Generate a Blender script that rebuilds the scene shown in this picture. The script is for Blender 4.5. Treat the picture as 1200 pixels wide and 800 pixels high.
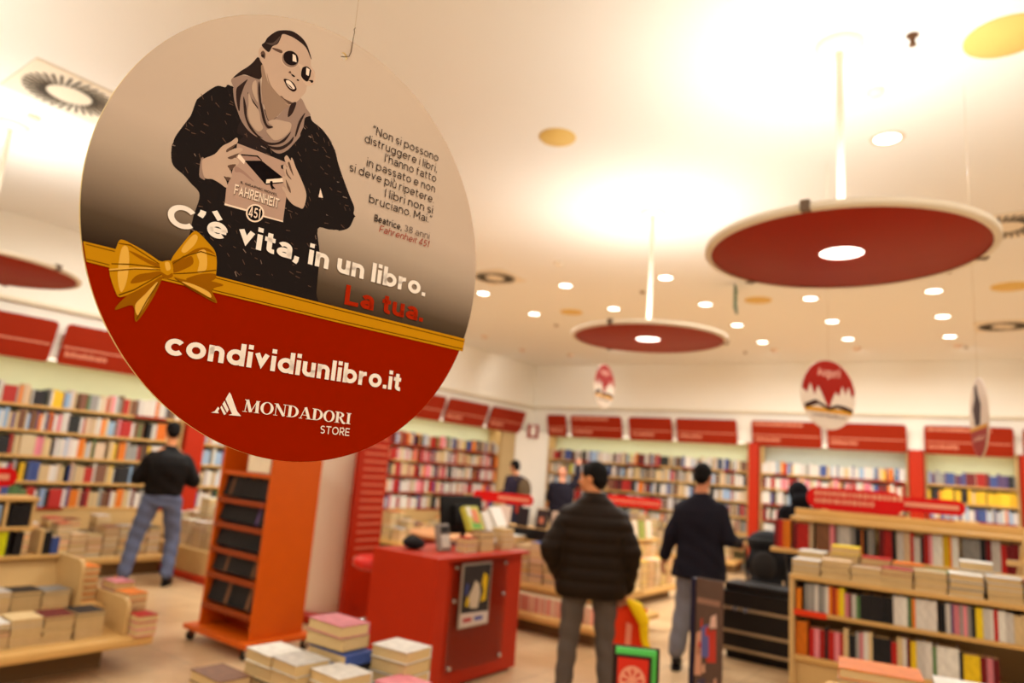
import bpy, bmesh, math, random
from mathutils import Vector, Matrix, geometry
PI = math.pi
for o in list(bpy.data.objects): bpy.data.objects.remove(o)
S = bpy.context.scene
C = S.collection
rnd = random.Random(11)

# ------------------------------------------------------------------ camera
CAM = Vector((9.131, 0.0, 1.55))
cR = Vector((0.806693, 0.585991, 0.07656)); cU = Vector((0.046217, -0.191708, 0.980363))
cF = Vector((-0.589161, 0.787314, 0.181732))
def orient(R, U, F):
    F = F.normalized(); R = (R - F*R.dot(F)).normalized(); U = R.cross(F)
    return Matrix(((R.x, U.x, -F.x), (R.y, U.y, -F.y), (R.z, U.z, -F.z)))
cd = bpy.data.cameras.new('camera'); cam = bpy.data.objects.new('camera', cd); C.objects.link(cam)
cam.matrix_world = Matrix.Translation(CAM) @ orient(cR, cU, cF).to_4x4()
cd.sensor_width = 36; cd.lens = 809.077/1200*36
cd.clip_start = 0.02; cd.clip_end = 60
cd.dof.use_dof = True; cd.dof.focus_distance = 0.80; cd.dof.aperture_fstop = 3.6; cd.dof.aperture_blades = 0
S.camera = cam
# ------------------------------------------------------------------ world, exposure
W = bpy.data.worlds.new('world'); S.world = W; W.use_nodes = True
W.node_tree.nodes['Background'].inputs[0].default_value = (1, .84, .66, 1)
W.node_tree.nodes['Background'].inputs[1].default_value = 0.3
S.view_settings.view_transform = 'Standard'; S.view_settings.look = 'None'
S.view_settings.gamma = 1; S.view_settings.use_curve_mapping = False
S.view_settings.exposure = 0.36
LC = (0.98, 1.0, 0.96)          # colour of the shop halogen light
# ------------------------------------------------------------------ lamps' light
def area(name, loc, size, power, up=False, col=LC, spread=PI):
    l = bpy.data.lights.new(name, 'AREA'); l.shape = 'DISK'; l.size = size; l.energy = power; l.color = col
    l.spread = spread
    o = bpy.data.objects.new(name, l); C.objects.link(o); o.location = loc
    if up: o.rotation_euler = (PI, 0, 0)
    return o
CEIL = 3.98
PENDANTS = [(8.42, 3.74), (6.48, 5.56), (2.65, 1.69), (4.57, -0.13), (6.5, 1.9)][:3] + [(4.59, -.13), (12.0, 3.6)]  # last two are unseen, added for more light on ceiling and advert
DOWN = [(8.48,4.98),(8.38,9.15),(8.36,10.50),(8.34,11.84),(7.04,9.05),(7.02,10.41),(6.99,11.69),(5.70,10.28),(5.68,11.64),
        (5.71,8.93),(5.73,7.55),(4.38,7.43),(4.39,8.76),(3.02,10.04),(3.03,8.68),(3.04,7.37),
        (4.4,10.1),(9.7,9.2),(9.7,10.5),(9.7,11.8),(4.4,4.75),(3.05,4.75),(1.7,6.0),(1.7,4.6),(1.7,3.2),(5.0,1.0),(6.5,-1.5),(11,5.0),(9.9,-.9),(11.2,-.5),(11.2,1.0),(9.9,.6),(3.0,-1.5),(8.0,-2.4)]  # nearer ones on this line are unseen, added to brighten shop and advert
for i, (x, y) in enumerate(PENDANTS): area('pendant_uplight', (x, y, 2.86), 1.2, 19.0, True, (.97, 1.0, .985))
for i, (x, y) in enumerate(DOWN): area('downlight_beam', (x, y, CEIL-0.05), 0.17, 19.0 if y > 7.0 else 19.0*1.0, spread=3.0)

WASH = [((6.98,12.45),(7.1,13.9,2.9)),((2.93,11.46),(2.6,13.5,2.9)),((1.06,9.91),(-.1,10.6,2.8)),((.95,11.3),(-.1,12.2,2.8)),((1.67,12.03),(1.2,13.4,2.9)),((5.68,12.32),(5.2,13.7,2.9)),((8.4,12.5),(8.9,14.0,2.9)),((1.2,7.0),(-.1,7.2,2.6)),((1.2,5.2),(-.1,5.2,2.6)),((1.2,3.4),(-.1,3.4,2.6))]
for (x, y), tg in WASH:           # spot fittings that wash the walls
    d = (Vector(tg)-Vector((x, y, CEIL-.07))).normalized(); sp = bpy.data.lights.new('wall_washer', 'SPOT'); sp.energy = 12.0; sp.color = LC; sp.spot_size = 2.0; sp.spot_blend = .8; sp.shadow_soft_size = .05
    o = bpy.data.objects.new('wall_washer', sp); C.objects.link(o); o.location = (x, y, CEIL-.07); o.rotation_euler = d.to_track_quat('-Z', 'Y').to_euler()

# ------------------------------------------------------------------ helpers
def lin(c): return tuple((v/12.92 if v <= .04045 else ((v+.055)/1.055)**2.4) for v in c)
MATS = {}
def pm(name, rgb, rough=.5, metal=0, var=.06, scale=8, bump=0, emit=None, estr=0, coat=0, spec=None):
    if name in MATS: return MATS[name]
    m = bpy.data.materials.new(name); m.use_nodes = True; nt = m.node_tree; b = nt.nodes['Principled BSDF']
    r = lin([v/255 for v in rgb])
    b.inputs['Roughness'].default_value = rough; b.inputs['Metallic'].default_value = metal
    b.inputs['Specular IOR Level'].default_value = .18
    if coat: b.inputs['Coat Weight'].default_value = coat
    if spec is not None: b.inputs['Specular IOR Level'].default_value = spec
    if var:
        tc = nt.nodes.new('ShaderNodeTexCoord'); n = nt.nodes.new('ShaderNodeTexNoise'); n.inputs['Scale'].default_value = scale
        mx = nt.nodes.new('ShaderNodeMix'); mx.data_type = 'RGBA'
        mx.inputs[6].default_value = (*[v*(1-var) for v in r], 1); mx.inputs[7].default_value = (*[min(1, v*(1+var)) for v in r], 1)
        nt.links.new(tc.outputs['Object'], n.inputs['Vector']); nt.links.new(n.outputs['Fac'], mx.inputs[0]); nt.links.new(mx.outputs[2], b.inputs['Base Color'])
        if bump:
            bp = nt.nodes.new('ShaderNodeBump'); bp.inputs['Strength'].default_value = bump; bp.inputs['Distance'].default_value = .01
            nt.links.new(n.outputs['Fac'], bp.inputs['Height']); nt.links.new(bp.outputs[0], b.inputs['Normal'])
    else: b.inputs['Base Color'].default_value = (*r, 1)
    if emit: b.inputs['Emission Color'].default_value = (*emit, 1); b.inputs['Emission Strength'].default_value = estr
    MATS[name] = m; return m

def box(bm, x0, x1, y0, y1, z0, z1, mi=0, M=None):
    vs = [bm.verts.new(Vector(p) if M is None else M @ Vector(p)) for p in ((x0,y0,z0),(x1,y0,z0),(x1,y1,z0),(x0,y1,z0),(x0,y0,z1),(x1,y0,z1),(x1,y1,z1),(x0,y1,z1))]
    fs = []
    for f in ((3,2,1,0),(4,5,6,7),(0,1,5,4),(1,2,6,5),(2,3,7,6),(3,0,4,7)):
        q = bm.faces.new([vs[i] for i in f]); q.material_index = mi; fs.append(q)
    return fs
def bbox(x0, x1, y0, y1, z0, z1, bev=.006, seg=2):
    bm = bmesh.new(); box(bm, x0, x1, y0, y1, z0, z1)
    if bev: bmesh.ops.bevel(bm, geom=list(bm.edges), offset=bev, segments=seg, affect='EDGES', profile=.6)
    return bm
def tube(bm, pts, r, n=10, cap=True, mi=0):
    pts = [Vector(p) for p in pts]; rs = r if isinstance(r, (list, tuple)) else [r]*len(pts); rings = []
    up = None
    for i, p in enumerate(pts):
        d = (pts[min(i+1, len(pts)-1)] - pts[max(i-1, 0)]).normalized()
        if up is None: up = Vector((0,0,1)) if abs(d.z) < .9 else Vector((1,0,0))
        a = d.cross(up).normalized(); b = a.cross(d).normalized(); up = b
        rings.append([bm.verts.new(p + a*math.cos(t)*rs[i] + b*math.sin(t)*rs[i]) for t in (2*PI*k/n for k in range(n))])
    for u, v in zip(rings, rings[1:]):
        for k in range(n):
            f = bm.faces.new((u[k], u[(k+1)%n], v[(k+1)%n], v[k])); f.smooth = True; f.material_index = mi
    if cap:
        f = bm.faces.new(rings[0][::-1]); f.material_index = mi; f = bm.faces.new(rings[-1]); f.material_index = mi
def lathe(bm, prof, n=40, c=(0,0,0), mi=0, smooth=True):
    c = Vector(c); rings = []
    for (r, z) in prof:
        if r < 1e-6: rings.append([bm.verts.new(c+Vector((0,0,z)))])
        else: rings.append([bm.verts.new(c+Vector((r*math.cos(2*PI*k/n), r*math.sin(2*PI*k/n), z))) for k in range(n)])
    for u, v in zip(rings, rings[1:]):
        for k in range(n):
            a = [u[k % len(u)], u[(k+1) % n % len(u)], v[(k+1) % n % len(v)], v[k % len(v)]]
            q = []
            for t in a:
                if t not in q: q.append(t)
            if len(q) > 2:
                f = bm.faces.new(q); f.smooth = smooth; f.material_index = mi
def ellipsoid(bm, c, r, n=14, m=9, M=None):
    rings = []
    for j in range(m+1):
        ph = PI*j/m; z = math.cos(ph); s = math.sin(ph)
        if j in (0, m): pts = [Vector((0,0,z))]
        else: pts = [Vector((s*math.cos(2*PI*k/n), s*math.sin(2*PI*k/n), z)) for k in range(n)]
        rr = []
        for p in pts:
            p = Vector((p.x*r[0], p.y*r[1], p.z*r[2]))
            if M is not None: p = M @ p
            rr.append(bm.verts.new(p + Vector(c)))
        rings.append(rr)
    for u, v in zip(rings, rings[1:]):
        for k in range(n):
            q = []
            for t in (u[k % len(u)], v[k % len(v)], v[(k+1) % n % len(v)], u[(k+1) % n % len(u)]):
                if t not in q: q.append(t)
            if len(q) > 2: bm.faces.new(q).smooth = True
def obj(name, bm, mats, parent=None, loc=None, rotz=None, M=None):
    me = bpy.data.meshes.new(name)
    if isinstance(bm, bpy.types.Mesh): me = bm
    else:
        bmesh.ops.recalc_face_normals(bm, faces=bm.faces); bm.to_mesh(me); bm.free()
    if mats is not None and not me.materials:
        for m in (mats if isinstance(mats, (list, tuple)) else [mats]): me.materials.append(m)
    o = bpy.data.objects.new(name, me); C.objects.link(o)
    if parent: o.parent = parent
    if loc is not None: o.location = loc
    if rotz is not None: o.rotation_euler = (0, 0, rotz)
    if M is not None: o.matrix_local = M
    return o
def tag(o, label, cat, group=None, kind=None):
    if label: o['label'] = label
    if cat: o['category'] = cat
    if group: o['group'] = group
    if kind: o['kind'] = kind
    return o
def thing(name, label, cat, loc=(0,0,0), rotz=0, group=None):
    o = bpy.data.objects.new(name, None); C.objects.link(o); o.empty_display_size = .1
    o.location = loc; o.rotation_euler = (0,0,rotz)
    return tag(o, label, cat, group)
def struct(name, bm, m, label=None):
    o = obj(name, bm, m); o['kind'] = 'structure'
    if label: o['label'] = label
    return o
ORD = ['', 'first','second','third','fourth','fifth','sixth','seventh','eighth','ninth','tenth','eleventh','twelfth','thirteenth','fourteenth','fifteenth','sixteenth','seventeenth','eighteenth','nineteenth','twentieth']
def ordn(i): return ORD[i] if i < len(ORD) else str(i)+'th'

# ------------------------------------------------------------------ materials
wood = pm('beech_wood', (208,170,112), .45, var=.08, scale=5)
wood2 = pm('beech_edge', (214,168,100), .4, var=.06, scale=6)
kick = pm('brown_kick', (120,92,58), .6)
cream = pm('cream_plaster', (242,235,222), .8, var=.02, scale=2)
ceilm = pm('ceiling_paint', (244,240,232), .85, var=.015, scale=.8)
green = pm('pale_green_panel', (222,224,184), .7, var=.03)
red = pm('red_lacquer', (178,38,0), .45, var=.05, spec=.25)
redsign = pm('red_sign', (152,34,0), .5, spec=.25, var=.04)
orange = pm('orange_lacquer', (208,88,0), .45, spec=.3, var=.05)
white = pm('white_metal', (240,234,222), .4, var=.02)
chrome = pm('chrome', (200,200,200), .2, 1, var=0)
black = pm('black_plastic', (22,20,20), .4, var=.1)
pages = pm('paper_pages', (212,180,128), .8, var=.08, scale=30)
darkgrey = pm('dark_grey', (55,50,48), .6)
pale = pm('pale_print', (226,150,120), .5, var=.05)

# ================================================================== SETTING
B = Vector((.99633, .08559, 0)); BN = Vector((-.08559, .99633, 0)); CORN = Vector((0, 13.227, 0)); BR = math.atan2(B.y, B.x)
def bp(s, d, z=0):
    "point on the back wall frame: s along, d in front of it"
    p = CORN + B*s - BN*d; return Vector((p.x, p.y, z))
# floor
m = bpy.data.materials.new('stone_floor'); m.use_nodes = True; nt = m.node_tree; b = nt.nodes['Principled BSDF']
tc = nt.nodes.new('ShaderNodeTexCoord'); n1 = nt.nodes.new('ShaderNodeTexNoise'); n1.inputs['Scale'].default_value = 1.1; n1.inputs['Detail'].default_value = 6; n1.inputs['Distortion'].default_value = .6
br = nt.nodes.new('ShaderNodeTexBrick'); br.inputs['Scale'].default_value = 1; br.offset = 0
br.inputs['Color1'].default_value = (*lin((.86,.73,.565)), 1); br.inputs['Color2'].default_value = (*lin((.83,.70,.535)), 1); br.inputs['Mortar'].default_value = (*lin((.62,.52,.40)), 1)
br.inputs['Brick Width'].default_value = .6; br.inputs['Row Height'].default_value = .6; br.inputs['Mortar Size'].default_value = .004
mx = nt.nodes.new('ShaderNodeMix'); mx.data_type = 'RGBA'; mx.blend_type = 'MULTIPLY'; mx.inputs[0].default_value = .8
cr = nt.nodes.new('ShaderNodeValToRGB'); cr.color_ramp.elements[0].position = .38; cr.color_ramp.elements[0].color = (.62,.50,.38,1); cr.color_ramp.elements[1].position = .62; cr.color_ramp.elements[1].color = (1,1,1,1)
nt.links.new(tc.outputs['Object'], n1.inputs['Vector']); nt.links.new(tc.outputs['Object'], br.inputs['Vector']); nt.links.new(n1.outputs['Fac'], cr.inputs[0])
nt.links.new(br.outputs['Color'], mx.inputs[6]); nt.links.new(cr.outputs[0], mx.inputs[7]); nt.links.new(mx.outputs[2], b.inputs['Base Color'])
b.inputs['Roughness'].default_value = .28
bm = bmesh.new(); box(bm, -.6, 13.2, -3.6, 15.5, -.1, 0); struct('floor', bm, m)
bm = bmesh.new(); box(bm, -.6, 13.2, -3.6, 15.5, CEIL, CEIL+.15); struct('ceiling', bm, ceilm)
# left wall: deep wall behind the cases, bulkhead in front above
bm = bmesh.new(); box(bm, -.55, -.40, -3.6, 13.9, 0, CEIL); struct('wall_left', bm, cream)
bm = bmesh.new(); box(bm, -.42, 0, -3.6, 13.4, 2.42, CEIL); struct('trim_5', bm, cream)
bm = bmesh.new(); box(bm, -.42, -.02, 12.15, 13.3, 0, 2.42); struct('trim_6', bm, pm('tan_wall', (206,178,130), .7))
bm = bmesh.new(); Mb = Matrix.Translation(CORN) @ Matrix.Rotation(BR, 4, 'Z')
box(bm, -.6, 13.5, .40, .55, 0, CEIL, M=Mb); struct('wall_back', bm, cream)
bm = bmesh.new(); box(bm, -.5, 13.5, 0, .42, 2.42, CEIL, M=Mb); struct('trim_7', bm, cream)
bm = bmesh.new(); box(bm, -.5, .42, .0, .42, 0, 2.42, M=Mb); struct('trim_8', bm, cream)
bm = bmesh.new(); box(bm, 13.0, 13.2, -3.6, 15.5, 0, CEIL); struct('wall_right', bm, cream)
bm = bmesh.new(); box(bm, -.6, 13.2, -3.6, -3.4, 0, CEIL); struct('wall_front', bm, cream)
# cornices
def cornice(bm, M, x0, x1):
    prof = [(0,2.98),(-.05,2.985),(-.05,3.005),(-.02,3.02),(0,3.04)]
    a = [bm.verts.new(M @ Vector((x0, y, z))) for y, z in prof]; c_ = [bm.verts.new(M @ Vector((x1, y, z))) for y, z in prof]
    for i in range(len(prof)-1): bm.faces.new((a[i], a[i+1], c_[i+1], c_[i]))
trimm = pm('cornice_paint', (226,212,186), .7)
bm = bmesh.new(); cornice(bm, Matrix.Rotation(PI/2, 4, 'Z') , -3.4, 13.2); struct('trim_1', bm, trimm)
bm = bmesh.new(); cornice(bm, Mb, 0, 13); struct('trim_2', bm, trimm)
# corner pilaster, flush with the cases
bm = bmesh.new(); a_ = [bm.verts.new((x, y, 0)) for x, y in ((0,12.62),(.47,13.24),(0,13.3))]; b_ = [bm.verts.new((x, y, 2.42)) for x, y in ((0,12.62),(.47,13.24),(0,13.3))]
bm.faces.new(a_[::-1]); bm.faces.new(b_)
for i in range(3): bm.faces.new((a_[i], a_[(i+1)%3], b_[(i+1)%3], b_[i]))
struct('trim_3', bm, cream, 'white corner pilaster beside the left wall bookcases')
bm = bmesh.new(); box(bm, -.1, .44, -.06, .1, 0, 2.42, M=Mb); struct('trim_4', bm, cream)

# ================================================================== WALL BOOKCASES
STUFF = bmesh.new(); SCOL = STUFF.loops.layers.float_color.new('Col')
PAL = {'white':(216,208,198),'cream':(206,178,130),'red':(176,34,28),'dark red':(112,24,26),'blue':(60,80,140),'light blue':(150,176,204),'orange':(226,120,24),'yellow':(236,190,30),
       'lime':(206,206,20),'green':(84,120,70),'black':(30,28,30),'grey':(150,146,140),'pink':(222,130,140),'purple':(88,66,112),'brown':(118,78,52),'beige':(206,176,140)}
def sbox(M, x0, x1, y0, y1, z0, z1, col):
    c = (*lin([v/255 for v in col]), 1)
    for f in box(STUFF, x0, x1, y0, y1, z0, z1, M=M):
        for l in f.loops: l[SCOL] = c
def sbook(M, x0, t, y0, d, z0, hh, col, lean=0):
    "upright book of the joined stock: cover with its page block showing at the top"
    P = lin([v/255 for v in (228,208,170)])
    k = M @ Matrix.Translation((x0, y0, z0)) @ Matrix.Rotation(lean, 4, 'Y')
    c = (*lin([v/255 for v in col]), 1)
    for i, f in enumerate(box(STUFF, 0, t, 0, d, 0, hh, M=k)):
        for l in f.loops: l[SCOL] = (*P, 1) if i == 1 else c
def pick(w):
    ks = list(w); t = rnd.random()*sum(w.values())
    for k in ks:
        t -= w[k]
        if t <= 0: return k
    return ks[-1]
W_MIX = {'white':24,'cream':16,'red':7,'dark red':4,'blue':6,'light blue':5,'orange':5,'yellow':4,'green':3,'black':12,'grey':9,'pink':4,'purple':3,'brown':6,'beige':9}
W_DARK = {'white':22,'cream':10,'red':8,'dark red':8,'blue':6,'black':22,'grey':12,'brown':6,'lime':1.2,'beige':8,'light blue':6,'orange':2}
W_PINK = {'white':40,'cream':12,'red':14,'pink':14,'dark red':8,'blue':4,'orange':5,'black':5,'beige':6}
W_BLUE = {'white':30,'light blue':22,'cream':10,'blue':10,'grey':10,'yellow':4,'orange':4,'red':4,'purple':4}
W_PURP = {'purple':20,'blue':14,'light blue':10,'red':10,'black':8,'grey':8,'white':8,'dark red':8}
W_YEL = {'yellow':40,'cream':4,'black':4,'orange':6}
def jig(col, a=14): 
    k = rnd.uniform(-a, a); return tuple(max(0, min(255, v+k+rnd.uniform(-4, 4))) for v in col)
def stock_row(M, x0, x1, z, w, hmin=.17, hmax=.235, y0=.035):
    x = x0
    while x < x1-.02:
        if rnd.random() < .05 and x < x1-.16:      # a book shown face out
            t = rnd.uniform(.11, .15); sbook(M, x, t, y0-.01, .03, z, rnd.uniform(.19,.225), jig(PAL[pick(w)])); x += t+.008; continue
        if rnd.random() < .03: x += rnd.uniform(.02, .07); continue
        n = rnd.choice((1,1,1,2,3)); t = rnd.uniform(.014, .042); hh = rnd.uniform(hmin, hmax); c = PAL[pick(w)]; dd = rnd.uniform(.12,.16)
        for _ in range(n):
            if x+t > x1: break
            sbook(M, x, t-.0015, y0+rnd.uniform(0,.012), dd, z, hh, jig(c, 8)); x += t
        if rnd.random() < .04: x += .02
ZS = [1.86, 1.575, 1.29, 1.0, .71]
def bookcase(name, label, M, L, ws, zs=ZS, redrail=False, backmat=None):
    t = thing(name, label, 'bookcase'); t.matrix_world = M
    bm = bmesh.new(); box(bm, .0, L, .34, .36, .1, 2.42); obj('back_panel', bm, backmat or green, t)
    for x in (0, L-.025): obj('side_panel', bbox(x, x+.025, .01, .34, .1, 2.42, .003, 1), wood, t)
    for i, z in enumerate(zs):
        s = obj('shelf', bbox(.025, L-.025, .02, .34, z-.028, z, .003, 1), wood2, t)
        if redrail or i % 2 == 0:
            x = .05
            while x < L-.2:
                w = rnd.uniform(.2,.5)
                if rnd.random() < (.8 if redrail else .3):
                    bm = bmesh.new(); box(bm, x, min(L-.05, x+w-.01), .012, .019, z-.03, z+.004); obj('price_rail', bm, redsign, s)
                x += w
        stock_row(M, .03, L-.03, z+.001, ws[i % len(ws)])
    bm = bmesh.new(); box(bm, .025, L-.025, .03, .34, .36, zs[-1]-.03); obj('lower_panel', bm, wood, t)
    bm = bmesh.new(); box(bm, .1, L-.1, .05, .09, 2.395, 2.415); obj('light_strip', bm, pm('strip_glow', (255,244,220), .5, var=0, emit=(1,.95,.85), estr=1), t)
    l = bpy.data.lights.new('shelf_strip', 'AREA'); l.shape = 'RECTANGLE'; l.size = L-.2; l.size_y = .04; l.energy = 0.8*L; l.color = LC
    o = bpy.data.objects.new('shelf_strip', l); C.objects.link(o); o.parent = t; o.location = (L/2, .07, 2.39)
    return t
def LM(y0): return Matrix.Translation((0, y0, 0)) @ Matrix.Rotation(PI/2, 4, 'Z')       # x runs along +y, y goes into the wall
def BM(s0): return Matrix.Translation(CORN + B*s0) @ Matrix.Rotation(BR, 4, 'Z')
bookcase('wall_bookcase', 'wall bookcase behind the man in the black jacket', LM(2.0), 2.98, [W_MIX, W_MIX, W_MIX, W_MIX, W_MIX])
bookcase('wall_bookcase', 'narrow visible stretch of wall bookcase right of the red post, beside the orange stand', LM(5.28), 3.2, [W_MIX, W_BLUE, W_BLUE, W_BLUE, W_MIX])
bookcase('wall_bookcase', 'wall bookcase of pink and white spines left of the corner pilaster', LM(8.55), 3.55, [W_MIX, W_PINK, W_PINK, W_PINK, W_PINK], redrail=True)
bookcase('wall_bookcase', 'back wall bookcase of mostly dark spines above the man in the brown jacket', BM(.46), 4.40, [W_DARK, W_DARK, W_DARK, W_DARK, W_DARK])
bookcase('wall_bookcase', 'back wall bookcase between the two red posts with light blue and orange books', BM(5.08), 2.46, [W_BLUE, W_PINK, W_MIX, W_PINK, W_MIX], redrail=True, backmat=pm('grey_back', (196,200,188), .7))
bookcase('wall_bookcase', 'back wall bookcase with rows of yellow books right of the second red post', BM(7.80), 1.30, [W_PURP, W_YEL, W_BLUE, W_MIX, W_MIX])
bookcase('wall_bookcase', 'back wall bookcase at the right edge of the view', BM(9.3), 2.4, [W_MIX, W_MIX, W_MIX])
def post(M, x0, x1, d, label):
    t = obj('red_post', bbox(x0, x1, -d, .33, 0, 2.41, .008), red); t.matrix_world = M
    tag(t, label, 'post')
post(LM(0), 5.0, 5.27, .06, 'tall red post behind the man in the black jacket')
post(BM(0), 4.88, 5.06, .08, 'tall red post between bookcases above the navy jacket man')
post(BM(0), 7.56, 7.78, .08, 'tall red post left of the yellow book rows')
post(BM(0), 9.12, 9.28, .08, 'tall red post at the right edge of the back wall')
post(LM(0), 8.49, 8.54, .02, 'thin red post left of the pink and white bookcase')
# benches with piles in front of the wall cases
def flatpile(M, x, y, z, w, d, n, t, cov=None, edge=None):
    for i in range(n):
        dx = rnd.uniform(-.006,.006); dy = rnd.uniform(-.006,.006); c = jig((212,178,126), 12)
        sbox(M, x-w/2+dx, x+w/2+dx, y-d/2+dy, y+d/2+dy, z+.002, z+t*.86, c)
        sbox(M, x-w/2+dx-.002, x+w/2+dx+.002, y-d/2+dy-.002, y+d/2+dy, z+t*.86, z+t-.001, jig(cov or PAL[pick(W_MIX)]))
        z += t
    return z
def bench(name, label, M, L, depth, zb=.22, rows=2, hs=(.2,.4), kickd=.12):
    t = thing(name, label, 'display bench'); t.matrix_world = M
    obj('board', bbox(0, L, -depth, -.001, zb-.07, zb, .02, 3), wood2, t)
    bm = bmesh.new(); box(bm, .03, L-.03, -depth+kickd, -.01, 0, zb-.07); obj('plinth', bm, kick, t)
    r0 = -depth+.16
    for r in range(rows):
        x = .12
        while x < L-.12:
            n = rnd.randint(5, 14); flatpile(M, x, r0+r*.24, zb, rnd.uniform(.13,.17), .2, n, rnd.uniform(hs[0],hs[1])/n*(1+.25*r)); x += .168
    return t
bench('display_bench', 'low wooden bench of book piles behind the jeans of the man in black', LM(2.0), 2.64, .72)
bench('display_bench', 'low bench of book piles below the pink and white wall bookcase', LM(8.6), 3.4, .7, hs=(.2,.4))
bench('display_bench', 'low bench of book piles below the dark back wall bookcase', BM(.6), 4.2, .7, hs=(.3,.6))
bench('display_bench', 'low bench of book piles below the back wall bookcase between red posts', BM(5.1), 2.4, .7, hs=(.3,.6))
# box plinth with red base, right of the man in the black jacket
t = thing('display_plinth', 'low wooden display block with red base strip right of the man in black', 'display plinth')
obj('block', bbox(.08, 2.1, 4.68, 5.25, .07, .34, .01), wood, t); obj('base_strip', bbox(.08, 2.1, 4.63, 5.25, 0, .07, .01), red, t)
obj('red_base_line', bbox(2.11, 3.15, 4.60, 4.78, .0, .07, .01), red, t)
for r, x in enumerate([.45,.75,1.05,1.35,1.65,1.92]):
    flatpile(Matrix.Identity(4), x, 4.85, .34, .2, .15, 9, rnd.uniform(.03,.045), cov=(232,226,214)); flatpile(Matrix.Identity(4), x, 5.08, .34, .2, .16, 12, rnd.uniform(.03,.05), cov=(232,226,214))

# fascia signs
def fascia(M, x0, x1, label, text=0):
    L = x1-x0; t = thing('fascia_sign', label, 'sign'); t.matrix_world = M @ Matrix.Translation((x0, -.03, 2.36)) @ Matrix.Rotation(math.radians(17), 4, 'X')
    bm = bmesh.new(); H = .49; r = .05; pts = []
    for cx, cz, a0 in ((L-r, H-r, 0), (r, H-r, 90), (r, r, 180), (L-r, r, 270)):
        for k in range(5):
            a = math.radians(a0+k*22.5); pts.append((cx+r*math.cos(a), cz+r*math.sin(a)))
    a = [bm.verts.new((x, 0, z)) for x, z in pts]; c_ = [bm.verts.new((x, .02, z)) for x, z in pts]
    bm.faces.new(a); bm.faces.new(c_[::-1])
    for i in range(len(a)): bm.faces.new((a[i], a[(i+1)%len(a)], c_[(i+1)%len(a)], c_[i]))
    p = obj('panel', bm, redsign, t)
    bm = bmesh.new(); box(bm, .02, L-.03, -.004, -.001, .205, .222); obj('pale_line', bm, pale, p)
    bm = bmesh.new(); x = .06
    while x < min(.5, L-.1): w = rnd.uniform(.015,.04); box(bm, x, x+w, -.004, -.001, .10, .10+rnd.choice((.05,.065))); x += w+.012
    if text:
        x = .05
        while x < L*.75: w = rnd.uniform(.015,.04); box(bm, x, x+w, -.004, -.001, .40, .40+rnd.choice((.05,.06))); x += w+.012
    obj('lettering', bm, pale, p)['kind'] = 'stuff'
    for x in (L*.12, L*.88): bm = bmesh.new(); box(bm, x-.01, x+.01, .021, .05, .3, .34); obj('bracket', bm, darkgrey, t)
for x0, x1, lb in ((1.98,3.2,'red rounded overhead sign at the far left edge of the left wall'),(3.29,4.5,'red rounded overhead sign second from the left edge, partly behind the hanging disc'),(4.6,5.82,None),(5.92,7.15,None),(7.25,8.7,None),
                   (8.8,10.02,'red overhead sign just right of the hanging disc edge'),(10.12,11.38,'red overhead sign above the pink and white bookcase, middle of three'),(11.5,12.72,'red overhead sign nearest the emergency sign on the left wall')):
    if lb: fascia(LM(0), x0, x1, lb)
for x0, x1, lb, tx in ((.46,.94,'narrow red overhead sign right beside the corner pilaster',0),(1.05,2.26,'red overhead sign with two text lines, second on the back wall',1),(2.42,3.36,'plain short red overhead sign, third on the back wall',0),
                   (3.45,4.66,'plain long red overhead sign, fourth on the back wall, left of a red post',0),(4.94,6.18,'red overhead sign with two text lines left of the hanging round advert',1),(6.27,7.54,'plain red overhead sign behind the lower edge of the hanging round advert',0),
                   (7.80,9.05,'red overhead sign behind the edge-on hanging disc',1),(9.17,10.4,'red overhead sign cut by the right edge of the view',0)):
    fascia(BM(0), x0, x1, lb, tx)
# emergency sign on the pilaster
t = thing('emergency_sign', 'small square red and white safety sign on the corner pilaster', 'sign', (.235+.02, 12.93-.016, 2.28), .92)
bm = bmesh.new(); box(bm, -.13, .13, -.005, .005, 0, .30); p = obj('plate', bm, pm('dark_red_plate', (150,30,30), .5), t)
bm = bmesh.new(); box(bm, -.055, .055, -.012, -.006, .05, .25); box(bm, -.03, .03, -.012, -.006, .25, .27); obj('pictogram', bm, white, p)

# ================================================================== COLUMN AND PANEL
bm = bmesh.new(); lathe(bm, [(.30,.09),(.30,CEIL)], 48, (3.56,4.78,0)); struct('column', bm, pm('column_paint', (246,230,206), .6, var=.02), 'round white column behind the orange book stand')
bm = bmesh.new(); lathe(bm, [(.29,0),(.38,0),(.38,.07),(.37,.09),(.29,.09)], 48, (3.56,4.78,0)); tag(obj('column_base_ring', bm, red), 'red ring around the foot of the white column', 'base ring')
t = thing('slatted_panel', 'tall red panel with pale horizontal stripes beside the white column', 'panel', (3.98,4.755,0), 0)
obj('board', bbox(-.03, .03, -.19, .19, 0, 2.3, .006), red, t)
for i in range(24):
    bm = bmesh.new(); z = .55+i*.074; box(bm, .031, .036, -.13, .16, z, z+.02); obj('stripe', bm, pm('stripe_pale', (212,110,80), .5), t)

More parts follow.
